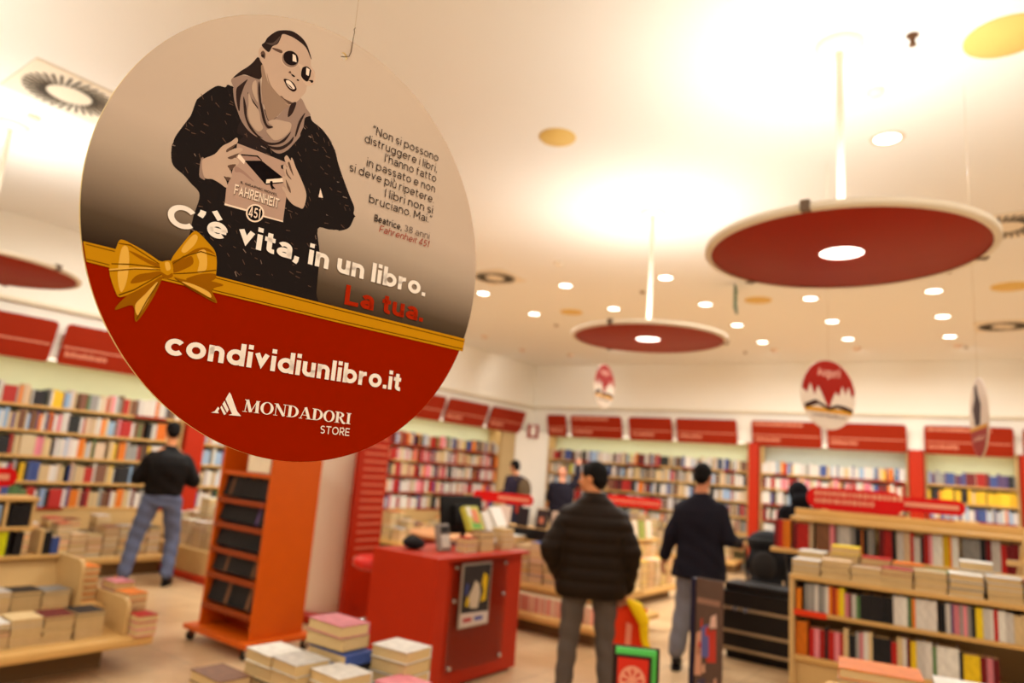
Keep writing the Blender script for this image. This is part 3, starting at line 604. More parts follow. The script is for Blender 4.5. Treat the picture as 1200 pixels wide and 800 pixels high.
ART = [('portrait','jacket',1,[(-0.5188,0.5329),(-0.5516,0.5175),(-0.5831,0.5097),(-0.611,0.4807),(-0.6489,0.4295),(-0.658,0.4094),(-0.6683,0.3514),(-0.6781,0.326),(-0.7129,0.2453),(-0.7194,0.2114),(-0.7223,0.2034),(-0.717,0.1534),(-0.7025,0.1239),(-0.6624,0.103),(-0.6295,0.0791),(-0.5965,0.0568),(-0.5898,0.0258),(-0.6003,-0.0346),(-0.6035,-0.0706),(-0.6052,-0.1059),(-0.6086,-0.221),(-0.5592,-0.282),(-0.4332,-0.2754),(-0.2,-0.2816),(-0.0057,-0.2867),(-0.0095,-0.2368),(-0.0134,-0.1478),(-0.0188,-0.0528),(-0.0446,0.0565),(0.0121,0.0698),(0.06,0.0807),(0.072,0.0803),(0.1213,0.109),(0.1431,0.1646),(0.1496,0.1718),(0.1372,0.1841),(0.1359,0.2155),(0.105,0.259),(0.0585,0.3282),(0.0191,0.3935),(-0.0064,0.4471),(-0.0484,0.494),(-0.0268,0.474),(-0.038,0.4865),(-0.0892,0.5206),(-0.1414,0.5367),(-0.1711,0.5572),(-0.2895,0.4845)]),
('portrait','inner',1,[(-0.4665,0.4048),(-0.4297,0.3742),(-0.3929,0.3619),(-0.3528,0.3581),(-0.3474,0.3063),(-0.4624,0.3108),(-0.4483,0.3443),(-0.4777,0.3516)]),
('portrait','scarf',1,[(-0.5278,0.5692),(-0.5324,0.553),(-0.5177,0.5315),(-0.5196,0.525),(-0.5072,0.4779),(-0.4864,0.438),(-0.4647,0.4055),(-0.4302,0.3778),(-0.3935,0.3655),(-0.3574,0.3621),(-0.3503,0.3581),(-0.3195,0.3359),(-0.2828,0.33),(-0.2452,0.3586),(-0.2147,0.4048),(-0.1932,0.4431),(-0.1923,0.4595),(-0.1822,0.4958),(-0.1794,0.5375),(-0.1538,0.5603),(-0.1792,0.5824),(-0.2148,0.6168),(-0.2606,0.5761),(-0.3143,0.4842),(-0.3465,0.4535),(-0.3718,0.4896),(-0.3973,0.5562),(-0.404,0.592),(-0.4125,0.6172),(-0.4389,0.6124),(-0.46,0.6075),(-0.4898,0.5985),(-0.5158,0.5832)]),
('portrait','hair',1,[(-0.4329,0.7071),(-0.4525,0.6735),(-0.4745,0.6414),(-0.5009,0.61),(-0.5256,0.5702),(-0.4856,0.6028),(-0.4577,0.6085),(-0.4241,0.6119),(-0.4082,0.6216),(-0.4032,0.6555),(-0.4101,0.6864)]),
('portrait','skin_shade',1,[(-0.4101,0.6864),(-0.4032,0.6214),(-0.3999,0.5744),(-0.3828,0.514),(-0.3792,0.5136),(-0.3468,0.4553),(-0.3145,0.4861),(-0.2841,0.5342),(-0.2399,0.5809),(-0.2152,0.6198),(-0.2037,0.6615),(-0.3163,0.6711)]),
('portrait','skin',1,[(-0.4322,0.7196),(-0.434,0.7421),(-0.421,0.7622),(-0.4029,0.7575),(-0.3896,0.7527),(-0.3763,0.784),(-0.3571,0.8109),(-0.3433,0.859),(-0.3029,0.8711),(-0.2486,0.868),(-0.2133,0.8521),(-0.1905,0.8167),(-0.1846,0.7833),(-0.1632,0.7674),(-0.1576,0.7441),(-0.1617,0.706),(-0.1899,0.6882),(-0.1935,0.6558),(-0.213,0.6193),(-0.2307,0.5914),(-0.2611,0.5609),(-0.3015,0.5684),(-0.3402,0.5862),(-0.3694,0.6124),(-0.3895,0.6473),(-0.4071,0.6829),(-0.4214,0.6957)]),
('portrait','skin_dark',1,[(-0.3154,0.5783),(-0.3015,0.5684),(-0.2675,0.5651),(-0.2439,0.5784),(-0.2611,0.5799),(-0.2908,0.581),(-0.3042,0.5871)]),
('portrait','skin_shade',1,[(-0.3861,0.6586),(-0.3694,0.6124),(-0.3402,0.5862),(-0.3092,0.5676),(-0.2586,0.562),(-0.3032,0.5801),(-0.3309,0.5927),(-0.3623,0.6156)]),
('portrait','hair',1,[(-0.4134,0.7852),(-0.4032,0.8125),(-0.3712,0.8552),(-0.3407,0.8774),(-0.2958,0.896),(-0.2491,0.8908),(-0.2155,0.8675),(-0.1877,0.8206),(-0.1918,0.8186),(-0.2221,0.8555),(-0.2704,0.8687),(-0.3079,0.8685),(-0.3383,0.8606),(-0.3453,0.8369),(-0.3554,0.8058),(-0.3763,0.784),(-0.3872,0.7539),(-0.3993,0.7504),(-0.4253,0.7645)]),
('portrait','hair_light',1,[(-0.4093,0.7848),(-0.3763,0.8013),(-0.3491,0.845),(-0.3571,0.8109),(-0.3794,0.7874)]),
('portrait','skin_dark',1,[(-0.425,0.728),(-0.416,0.7446),(-0.4038,0.7359),(-0.4039,0.7128),(-0.4144,0.7161)]),
('portrait','hair',1,[(-0.4225,0.7205),(-0.4114,0.7298),(-0.4074,0.7195),(-0.415,0.7134)]),
('portrait','skin_dark',1,[(-0.3731,0.7791),(-0.333,0.787),(-0.333,0.773),(-0.372,0.7717)]),
('portrait','frame',0,[(-0.25,0.7543),(-0.2587,0.7421),(-0.2703,0.7322),(-0.2837,0.7256),(-0.2976,0.723),(-0.3106,0.7246),(-0.3215,0.73),(-0.3292,0.7389),(-0.333,0.7504),(-0.3326,0.7633),(-0.328,0.7765),(-0.3197,0.7886),(-0.3083,0.7986),(-0.295,0.8053),(-0.281,0.8083),(-0.2678,0.807),(-0.2567,0.8016),(-0.2487,0.7926),(-0.2447,0.7809),(-0.2452,0.7677)]),
('portrait','lens_edge',0,[(-0.2521,0.757),(-0.2599,0.746),(-0.2704,0.7371),(-0.2826,0.7312),(-0.2953,0.7289),(-0.3072,0.7303),(-0.3171,0.7352),(-0.3242,0.7433),(-0.3278,0.7536),(-0.3275,0.7653),(-0.3234,0.7772),(-0.3158,0.7881),(-0.3055,0.797),(-0.2934,0.8031),(-0.2807,0.8057),(-0.2686,0.8045),(-0.2584,0.7996),(-0.2511,0.7915),(-0.2474,0.7809),(-0.2478,0.769)]),
('portrait','lens',0,[(-0.2532,0.7641),(-0.2601,0.7543),(-0.2696,0.7464),(-0.2806,0.7412),(-0.292,0.7392),(-0.3028,0.7404),(-0.3118,0.7449),(-0.3183,0.7521),(-0.3216,0.7614),(-0.3214,0.7718),(-0.3178,0.7823),(-0.311,0.7921),(-0.3017,0.8),(-0.2908,0.8054),(-0.2793,0.8077),(-0.2684,0.8065),(-0.2592,0.8021),(-0.2525,0.7949),(-0.2491,0.7855),(-0.2494,0.7749)]),
('portrait','glint',0,[(-0.2804,0.7961),(-0.2652,0.7949),(-0.2559,0.7673),(-0.2759,0.7644)]),
('portrait','frame',1,[(-0.2473,0.7638),(-0.2207,0.7688),(-0.1826,0.7738),(-0.159,0.7538),(-0.1573,0.7183),(-0.179,0.69),(-0.2009,0.6883),(-0.2289,0.7113),(-0.2315,0.7407)]),
('portrait','lens',1,[(-0.2222,0.7603),(-0.2019,0.7725),(-0.1796,0.7639),(-0.1804,0.7387),(-0.1899,0.7077),(-0.2059,0.7039),(-0.2256,0.7153),(-0.2277,0.7414)]),
('portrait','skin',1,[(-0.1793,0.7625),(-0.1643,0.7514),(-0.1646,0.7264),(-0.1867,0.7127),(-0.1811,0.7358)]),
('portrait','glint',0,[(-0.2066,0.7667),(-0.1886,0.7648),(-0.1897,0.7334),(-0.203,0.7335)]),
('portrait','lens',1,[(-0.1932,0.7113),(-0.1669,0.7227),(-0.1631,0.7157),(-0.1715,0.7077),(-0.1794,0.7124)]),
('portrait','lens',1,[(-0.2737,0.7048),(-0.2563,0.7027),(-0.2575,0.6961),(-0.27,0.6974)]),
('portrait','skin_dark',1,[(-0.2885,0.704),(-0.2806,0.7152),(-0.2739,0.7057),(-0.2821,0.7035)]),
('portrait','lens',1,[(-0.2451,0.6922),(-0.2335,0.694),(-0.2348,0.6883),(-0.2428,0.6877)]),
('portrait','lips',1,[(-0.306,0.6649),(-0.2851,0.6729),(-0.2579,0.6687),(-0.2403,0.6513),(-0.2428,0.6381),(-0.2575,0.6286),(-0.2807,0.6349),(-0.2966,0.6502)]),
('portrait','teeth',1,[(-0.2942,0.6633),(-0.2766,0.6693),(-0.255,0.6564),(-0.2482,0.6458),(-0.2631,0.6382),(-0.2839,0.6459)]),
('portrait','lips',1,[(-0.2897,0.6533),(-0.2711,0.6492),(-0.2582,0.6413),(-0.2617,0.6398),(-0.2759,0.6455)]),
('portrait','scarf_dark',1,[(-0.5055,0.5313),(-0.4952,0.551),(-0.4649,0.5914),(-0.4751,0.5562),(-0.484,0.4993),(-0.4798,0.4445),(-0.4912,0.4585),(-0.5027,0.4987)]),
('portrait','scarf_dark',1,[(-0.4571,0.5376),(-0.4348,0.5168),(-0.4038,0.4916),(-0.4107,0.4849),(-0.441,0.5064)]),
('portrait','scarf_dark',1,[(-0.4725,0.5118),(-0.4537,0.4743),(-0.4405,0.4229),(-0.3956,0.38),(-0.3625,0.3698),(-0.3982,0.3713),(-0.4328,0.3957),(-0.4586,0.442)]),
('portrait','scarf_dark',1,[(-0.4158,0.6021),(-0.4103,0.5505),(-0.3858,0.4761),(-0.3695,0.4596),(-0.3921,0.5198),(-0.4081,0.5901)]),
('portrait','scarf_dark',1,[(-0.259,0.5648),(-0.2324,0.5882),(-0.242,0.5359),(-0.2634,0.5071)]),
('portrait','scarf_dark',1,[(-0.1826,0.5606),(-0.1983,0.5015),(-0.2111,0.4401),(-0.2178,0.4416),(-0.2081,0.5096)]),
('portrait','scarf_dark',1,[(-0.3921,0.5198),(-0.3716,0.4742),(-0.352,0.4357),(-0.3239,0.4373),(-0.3458,0.4207),(-0.3682,0.4369),(-0.3858,0.4761)]),
('portrait','scarf_dark',1,[(-0.3945,0.3727),(-0.3453,0.361),(-0.2985,0.3749),(-0.2658,0.4071),(-0.2382,0.4495),(-0.2637,0.3921),(-0.3125,0.3579),(-0.3596,0.3498)]),
('portrait','scarf_light',1,[(-0.3498,0.4483),(-0.3207,0.4718),(-0.2766,0.4818),(-0.243,0.4835),(-0.2462,0.4464),(-0.2703,0.4093),(-0.3076,0.3812),(-0.3332,0.3889),(-0.3531,0.4101),(-0.3234,0.4336)]),
('portrait','scarf_dark',1,[(-0.3782,0.3618),(-0.3314,0.3484),(-0.2823,0.362),(-0.2453,0.3957),(-0.2238,0.4312),(-0.2299,0.399),(-0.2753,0.3499),(-0.3301,0.3392)]),
('portrait','scarf_light',1,[(-0.453,0.5356),(-0.429,0.5039),(-0.398,0.4787),(-0.3843,0.4382),(-0.3688,0.4135),(-0.3892,0.3901),(-0.4229,0.4073),(-0.4442,0.448),(-0.4462,0.4889)]),
('portrait','scarf_light',1,[(-0.441,0.5869),(-0.4274,0.6007),(-0.4159,0.548),(-0.4069,0.5134),(-0.4248,0.5287),(-0.4405,0.5564)]),
('portrait','scarf',1,[(-0.6061,0.1882),(-0.5958,0.195),(-0.5965,0.1523),(-0.5788,0.1137),(-0.5915,0.1117),(-0.6039,0.123)]),
('portrait','cover',0,[(-0.4711,0.3065),(-0.3603,0.3064),(-0.24,0.3038),(-0.2203,0.156),(-0.2205,0.0407),(-0.3068,0.0382),(-0.3948,0.0402),(-0.4859,0.0355),(-0.4886,0.1075),(-0.4774,0.1571),(-0.4668,0.2439)]),
('portrait','cover_dark',1,[(-0.4617,0.2086),(-0.4225,0.199),(-0.3754,0.1728),(-0.3952,0.1755),(-0.4355,0.1899),(-0.4629,0.1851)]),
('portrait','cream',0,[(-0.4869,0.0421),(-0.3955,0.0447),(-0.3073,0.0418),(-0.22,0.0442),(-0.2202,0.0383),(-0.3088,0.0348),(-0.3944,0.0371),(-0.4862,0.0341)]),
('portrait','black',0,[(-0.4292,0.2453),(-0.3553,0.2718),(-0.2497,0.2333),(-0.3252,0.1766)]),
('portrait','black',0,[(-0.4489,0.2667),(-0.3749,0.2876),(-0.3532,0.2745),(-0.3577,0.271),(-0.3788,0.2805),(-0.4458,0.2618)]),
('portrait','cream',0,[(-0.4589,0.2607),(-0.4482,0.2618),(-0.4268,0.2452),(-0.4293,0.2294),(-0.4612,0.2473)]),
('portrait','cover_dark',0,[(-0.4458,0.2618),(-0.3788,0.2805),(-0.3579,0.2728),(-0.426,0.2493)]),
('portrait','cream',0,[(-0.3224,0.1991),(-0.2477,0.2301),(-0.245,0.2114),(-0.322,0.1787)]),
('portrait','black',0,[(-0.3257,0.1798),(-0.2454,0.2138),(-0.2447,0.2091),(-0.3206,0.1758)]),
('portrait','black',1,[(-0.3045,0.1965),(-0.2938,0.2),(-0.2897,0.1821),(-0.2755,0.1723),(-0.2877,0.1683),(-0.2894,0.162),(-0.3021,0.1804)]),
('portrait','black',0,[(-0.2656,0.2825),(-0.2513,0.2915),(-0.2506,0.2682),(-0.2612,0.2694)]),
('portrait','cream',0,[(-0.3117,0.0519),(-0.312,0.0392),(-0.3162,0.0266),(-0.324,0.0154),(-0.3346,0.0066),(-0.3468,0.0011),(-0.3594,-0.0005),(-0.3713,0.0018),(-0.3813,0.0077),(-0.3885,0.0168),(-0.3921,0.028),(-0.3919,0.0404),(-0.3879,0.0528),(-0.3803,0.064),(-0.37,0.0728),(-0.3579,0.0785),(-0.3452,0.0805),(-0.3331,0.0784),(-0.3229,0.0725),(-0.3155,0.0634)]),
('portrait','black',0,[(-0.3189,0.0498),(-0.3191,0.0393),(-0.3226,0.029),(-0.329,0.0197),(-0.3377,0.0124),(-0.3477,0.0079),(-0.3582,0.0065),(-0.368,0.0084),(-0.3763,0.0133),(-0.3822,0.0208),(-0.3852,0.0301),(-0.3851,0.0403),(-0.3817,0.0506),(-0.3755,0.0598),(-0.367,0.0671),(-0.357,0.0718),(-0.3465,0.0734),(-0.3365,0.0716),(-0.328,0.0668),(-0.322,0.0592)]),
('portrait','skin',1,[(-0.5967,0.1924),(-0.5556,0.2276),(-0.5304,0.2703),(-0.4984,0.3017),(-0.4788,0.3269),(-0.4696,0.322),(-0.4713,0.3074),(-0.49,0.2762),(-0.5076,0.2544),(-0.4768,0.2811),(-0.4503,0.2928),(-0.4444,0.2847),(-0.4687,0.2572),(-0.4841,0.2353),(-0.4668,0.2439),(-0.4508,0.2311),(-0.458,0.2155),(-0.479,0.2002),(-0.4812,0.1833),(-0.4733,0.1607),(-0.4902,0.1504),(-0.5063,0.1509),(-0.4924,0.1337),(-0.484,0.1136),(-0.4932,0.1074),(-0.5171,0.1163),(-0.5494,0.1236),(-0.5794,0.118),(-0.5941,0.1442),(-0.6004,0.1732)]),
('portrait','skin_dark',1,[(-0.511,0.2623),(-0.4914,0.2858),(-0.4751,0.3013),(-0.4878,0.277),(-0.5074,0.2531)]),
('portrait','skin_dark',1,[(-0.5019,0.2312),(-0.4857,0.2463),(-0.4561,0.2674),(-0.4815,0.2331)]),
('portrait','skin_dark',1,[(-0.4972,0.1984),(-0.4805,0.2103),(-0.4626,0.2153),(-0.4813,0.1842),(-0.4891,0.1898)]),
('portrait','skin_dark',1,[(-0.5011,0.1467),(-0.4862,0.1541),(-0.4765,0.1505),(-0.4875,0.1376)]),
('portrait','skin',1,[(-0.2533,0.3236),(-0.2446,0.3361),(-0.233,0.3285),(-0.2228,0.3199),(-0.2215,0.3337),(-0.2114,0.3264),(-0.194,0.2978),(-0.1607,0.2545),(-0.129,0.2049),(-0.1245,0.1663),(-0.1328,0.1279),(-0.153,0.1252),(-0.1859,0.13),(-0.218,0.1509),(-0.2274,0.1684),(-0.245,0.1822),(-0.2435,0.1934),(-0.2289,0.1899),(-0.2197,0.1807),(-0.2457,0.2161),(-0.2504,0.2379),(-0.2381,0.2431),(-0.2544,0.2766),(-0.2503,0.2918),(-0.2345,0.2836),(-0.2498,0.3101)]),
('portrait','skin_dark',1,[(-0.2388,0.2772),(-0.2279,0.2564),(-0.2069,0.2389),(-0.2148,0.2387),(-0.2354,0.2538)]),
('portrait','skin_dark',1,[(-0.2347,0.3033),(-0.2174,0.2748),(-0.1988,0.2565),(-0.2136,0.286),(-0.2278,0.3106)]),
('portrait','skin_dark',1,[(-0.2346,0.2296),(-0.2187,0.2104),(-0.2056,0.1926),(-0.2032,0.1761),(-0.2217,0.1947)]),
('portrait','glint',0,[(-0.0591,0.2452),(-0.0391,0.2057),(-0.0626,0.2019)]),
('ribbon','gold',0,[(-0.966,-0.2448),(-0.8739,-0.246),(-0.4533,-0.2619),(0.1329,-0.2795),(0.9614,-0.2987),(0.9518,-0.371),(0.1431,-0.3512),(-0.4432,-0.3311),(-0.8633,-0.3184),(-0.9449,-0.3147)]),
('ribbon','gold_dark',0,[(-0.9569,-0.2517),(-0.8728,-0.2537),(0.1343,-0.2894),(0.9591,-0.3116),(0.9599,-0.3173),(0.135,-0.2942),(-0.8722,-0.2574),(-0.9563,-0.2553)]),
('ribbon','gold_dark',0,[(-0.9465,-0.3036),(-0.8649,-0.3073),(0.1411,-0.3377),(0.9556,-0.3546),(0.955,-0.36),(0.1418,-0.3425),(-0.8644,-0.311),(-0.946,-0.3072)]),
('ribbon','gold_deep',1,[(-0.6839,-0.308),(-0.6866,-0.3305),(-0.7102,-0.4099),(-0.7517,-0.4983),(-0.7716,-0.439),(-0.8297,-0.4667),(-0.796,-0.4057),(-0.7469,-0.3559)]),
('ribbon','gold_light',1,[(-0.698,-0.333),(-0.7176,-0.3991),(-0.747,-0.472),(-0.7637,-0.4356),(-0.7362,-0.3905)]),
('ribbon','gold_deep',1,[(-0.6426,-0.3019),(-0.5891,-0.3298),(-0.5289,-0.3503),(-0.4603,-0.3701),(-0.4848,-0.3294),(-0.4787,-0.3117),(-0.4434,-0.2908),(-0.512,-0.2871),(-0.5746,-0.2996)]),
('ribbon','gold_light',1,[(-0.6101,-0.3138),(-0.544,-0.3351),(-0.4893,-0.3534),(-0.4989,-0.3323),(-0.5596,-0.3157)]),
('ribbon','gold',1,[(-0.8538,-0.2171),(-0.8417,-0.2066),(-0.8131,-0.2124),(-0.7597,-0.2294),(-0.7003,-0.2565),(-0.6879,-0.2806),(-0.689,-0.306),(-0.7255,-0.3451),(-0.776,-0.3895),(-0.819,-0.4175),(-0.8379,-0.3993),(-0.8655,-0.3398),(-0.8705,-0.2873),(-0.8609,-0.261)]),
('ribbon','gold',1,[(-0.6622,-0.2429),(-0.6309,-0.1711),(-0.6011,-0.1178),(-0.5809,-0.1031),(-0.5344,-0.1328),(-0.4948,-0.1691),(-0.4815,-0.2326),(-0.4868,-0.279),(-0.5363,-0.299),(-0.5929,-0.3036),(-0.6465,-0.2964)]),
('ribbon','gold_light',1,[(-0.8406,-0.2438),(-0.822,-0.2281),(-0.808,-0.2782),(-0.8059,-0.3565),(-0.819,-0.3984),(-0.8386,-0.3397)]),
('ribbon','gold_deep',1,[(-0.6987,-0.2675),(-0.7382,-0.2582),(-0.7918,-0.2437),(-0.8142,-0.2432),(-0.76,-0.2666),(-0.6998,-0.2803)]),
('ribbon','gold_deep',1,[(-0.6912,-0.2908),(-0.7368,-0.3075),(-0.7742,-0.3252),(-0.7916,-0.3594),(-0.7487,-0.344),(-0.689,-0.306)]),
('ribbon','gold_light',1,[(-0.6987,-0.2881),(-0.7553,-0.2988),(-0.8514,-0.3258),(-0.8628,-0.3213),(-0.7565,-0.2904)]),
('ribbon','gold_deep',1,[(-0.657,-0.2449),(-0.6237,-0.2208),(-0.574,-0.1727),(-0.5307,-0.1583),(-0.4951,-0.1759),(-0.5289,-0.1711),(-0.5722,-0.1853),(-0.6112,-0.2209),(-0.6476,-0.268)]),
('ribbon','gold_light',1,[(-0.6287,-0.1866),(-0.594,-0.1224),(-0.5747,-0.1237),(-0.5824,-0.1585),(-0.6144,-0.1991)]),
('ribbon','gold_light',1,[(-0.5686,-0.1877),(-0.5357,-0.1695),(-0.5219,-0.242),(-0.554,-0.2658),(-0.5538,-0.2233)]),
('ribbon','gold_deep',1,[(-0.65,-0.2718),(-0.6219,-0.2332),(-0.5883,-0.2056),(-0.5776,-0.2355),(-0.6165,-0.2704),(-0.6478,-0.2872)]),
('ribbon','gold_deep',1,[(-0.5964,-0.3012),(-0.5409,-0.2674),(-0.4837,-0.2544),(-0.4866,-0.2802),(-0.5361,-0.3003)]),
('ribbon','gold_dark',0,[(-0.8531,-0.2217),(-0.8125,-0.2171),(-0.7024,-0.2627),(-0.7019,-0.2663),(-0.8128,-0.2221),(-0.8526,-0.2252)]),
('ribbon','gold_dark',0,[(-0.8658,-0.3011),(-0.8021,-0.2877),(-0.6974,-0.2766),(-0.6969,-0.2802),(-0.8014,-0.2924),(-0.8652,-0.3052)]),
('ribbon','gold_dark',0,[(-0.8661,-0.328),(-0.7833,-0.3016),(-0.6944,-0.2846),(-0.694,-0.2877),(-0.7827,-0.3057),(-0.8656,-0.3321)]),
('ribbon','gold_dark',0,[(-0.8257,-0.4087),(-0.7775,-0.3795),(-0.6897,-0.3011),(-0.688,-0.3045),(-0.7767,-0.3848),(-0.8234,-0.4131)]),
('ribbon','gold_dark',0,[(-0.6532,-0.2503),(-0.6186,-0.2131),(-0.5542,-0.1762),(-0.4931,-0.1807),(-0.4924,-0.1852),(-0.5534,-0.1812),(-0.6167,-0.2178),(-0.652,-0.2545)]),
('ribbon','gold_dark',0,[(-0.6458,-0.2886),(-0.579,-0.2695),(-0.483,-0.2363),(-0.4824,-0.2408),(-0.5783,-0.2745),(-0.6452,-0.2923)]),
('ribbon','gold_dark',0,[(-0.636,-0.3055),(-0.5898,-0.3254),(-0.4681,-0.3624),(-0.4688,-0.3665),(-0.5917,-0.3291),(-0.6368,-0.3082)]),
('ribbon','gold_dark',0,[(-0.6937,-0.3383),(-0.7243,-0.4127),(-0.7501,-0.4895),(-0.7529,-0.4864),(-0.7284,-0.4123),(-0.6983,-0.3393)]),
('ribbon','gold',1,[(-0.7027,-0.2603),(-0.692,-0.2527),(-0.6633,-0.2432),(-0.6495,-0.2717),(-0.6472,-0.3041),(-0.6768,-0.3158),(-0.6926,-0.2892)]),
('ribbon','gold_light',1,[(-0.6826,-0.2554),(-0.6683,-0.2507),(-0.6589,-0.2738),(-0.6725,-0.2833)]),
('ribbon','gold_deep',1,[(-0.6907,-0.2938),(-0.667,-0.301),(-0.6496,-0.2876),(-0.6483,-0.3044),(-0.6768,-0.3158)]),
('lettering','white',0,[(-0.3555,-0.723),(-0.3477,-0.7327),(-0.3124,-0.7978),(-0.2919,-0.8168),(-0.3473,-0.8157),(-0.3326,-0.8104),(-0.3684,-0.753),(-0.3629,-0.7384)]),
('lettering','white',0,[(-0.372,-0.7595),(-0.3491,-0.7944),(-0.3543,-0.807),(-0.3788,-0.7735)]),
('lettering','white',0,[(-0.3816,-0.7798),(-0.3573,-0.8121),(-0.3662,-0.817),(-0.3855,-0.788)]),
('lettering','white',0,[(-0.3886,-0.7925),(-0.3943,-0.8051),(-0.3871,-0.8118),(-0.4213,-0.8113),(-0.4068,-0.8048),(-0.3958,-0.7858)])]
pc = {'jacket':(34,28,26),'inner':(44,34,32),'scarf':(150,122,106),'scarf_dark':(52,38,34),'scarf_light':(184,154,130),'hair':(46,34,30),'hair_light':(84,66,58),'skin':(190,158,134),'skin_shade':(150,120,98),'skin_dark':(98,72,58),
      'frame':(200,168,142),'lens_edge':(140,112,96),'lens':(34,24,22),'glint':(236,208,184),'lips':(46,28,26),'teeth':(232,206,184),'cover':(176,142,122),'cover_dark':(158,122,106),'cream':(236,208,182),'black':(24,18,18),
      'gold':(188,128,14),'gold_dark':(100,60,4),'gold_light':(218,164,66),'gold_deep':(142,84,6),'white':(238,222,205),'ink':(44,36,34),'redink':(158,36,10),'greyink':(110,92,82)}
pkeys = list(pc); pmat = [pm('print_'+k, pc[k], .6, var=.015, spec=0) for k in pkeys]
def smooth(pts, n=4):
    o = []; N = len(pts)
    for i in range(N):
        p0, p1, p2, p3 = [Vector(pts[(i+j) % N]) for j in (-1, 0, 1, 2)]
        for k in range(n):
            t = k/n; q = .5*((2*p1)+(p2-p0)*t+(2*p0-5*p1+4*p2-p3)*t*t+(3*p1-p0-3*p2+p3)*t*t*t); o.append((q.x, q.y))
    return o
LZ = .00001; zl = .00005
layers = {}
def inpoly(x, y, P):
    c_ = False; j = len(P)-1
    for i in range(len(P)):
        if (P[i][1] > y) != (P[j][1] > y) and x < (P[j][0]-P[i][0])*(y-P[i][1])/(P[j][1]-P[i][1])+P[i][0]: c_ = not c_
        j = i
    return c_
for gi, (g, name) in enumerate((('portrait', 'printed_portrait'), ('ribbon', 'printed_ribbon'), ('lettering', None))):
    bm = layers[g] = bmesh.new()
    for ai, (gg, col, sm, pts) in enumerate([a for a in ART if a[0] == g]):
        pp = smooth(pts) if sm else pts
        flat_with_holes(bm, [scl(pp)], zl, pkeys.index(col)); zl += LZ
        if ai == 1 and g == 'portrait':              # flecks of the knitted jacket
            J = [a for a in ART if a[0] == 'portrait'][0][3]; rr = random.Random(3); k = 0
            while k < 260:
                x = rr.uniform(-.85, .25); y = rr.uniform(-.3, .55)
                if not inpoly(x, y, J): continue
                k += 1; a = rr.uniform(-1.2, .2); l = rr.uniform(.004, .013); dx, dy = math.cos(a)*l, math.sin(a)*l; w_ = .0016
                q = [(x-dx-dy*.15, y-dy+dx*.15), (x+dx, y+dy), (x+dx+dy*.2, y+dy-w_*1.4), (x-dx, y-dy-w_*1.4)]
                f = bm.faces.new([bm.verts.new((px*DR, py*DR, zl)) for px, py in q]); f.material_index = pkeys.index('inner' if rr.random() < .35 else 'skin_dark' if rr.random() < .85 else 'scarf')
            zl += LZ
    if name: obj(name, bm, pmat, sign)
# lettering
T0 = lambda x, y, z: Vector((x*DR, y*DR, z))
iw = pkeys.index('white'); zt = zl+.00003
obj('printed_logo', layers['lettering'], pmat, sign)
class LL:
    def __init__(s_, f): s_.f = f
    def __call__(s_, _, *a, **k):
        b_ = bmesh.new(); s_.f(b_, *a, **k); obj('printed_line', b_, pmat, sign)
tx_, sf_ = LL(text), LL(serif)
tx_(None, "C'è vita, in un libro.", .205, T0, -.700, .634, -.108, .092, zt, mi=iw, base1=-.122)
tx_(None, "La tua.", .205, T0, .143, .637, -.258, .095, zt, mi=pkeys.index('redink'))
tx_(None, "condividiunlibro.it", .205, T0, -.636, .535, -.603, .090, zt, mi=iw, base1=-.632)
tx_(None, "STORE", .13, T0, .097, .258, -.868, .036, zt, mi=iw, base1=-.873)
sf_(None, "MONDADORI", T0, -.289, .2575, -.797, -.817, .051, zt, mi=iw)
ik = pkeys.index('ink')
for s, x0, y0, y1 in (("“Non si possono",.1875,.606,.618),("distruggere i libri,",.1473,.547,.558),("l'hanno fatto",.279,.494,.502),("in passato e non",.1757,.435,.444),("si deve più ripetere.",.082,.378,.385),("I libri non si",.304,.319,.326),("bruciano. Mai.”",.214,.262,.272)):
    tx_(None, s, .105, T0, x0, .626, y0, .042, zt, mi=ik, base1=y1)
tx_(None, "Beatrice,", .15, T0, .257, .432, .181, .035, zt, mi=ik); tx_(None, "38 anni", .10, T0, .448, .622, .182, .035, zt, mi=pkeys.index('greyink'), base1=.185)
tx_(None, "Fahrenheit 451", .10, T0, .2935, .62, .136, .035, zt, slant=.2, mi=pkeys.index('redink'), base1=.141)
# title on the held book
tx_(None, "FAHRENHEIT", .17, T0, -.4535, -.2495, .0905, .042, zt-.00001, mi=pkeys.index('black'), base1=.0895)
tx_(None, "FAHRENHEIT", .17, T0, -.4555, -.2515, .0925, .042, zt, mi=pkeys.index('cream'), base1=.0915)
tx_(None, "451", .16, T0, -.380, -.330, .0165, .044, zt, mi=pkeys.index('cream'), base1=.020)
tx_(None, "IL GRAPHIC NOVEL", .16, T0, -.433, -.264, .145, .010, zt, mi=pkeys.index('black'), base1=.143)
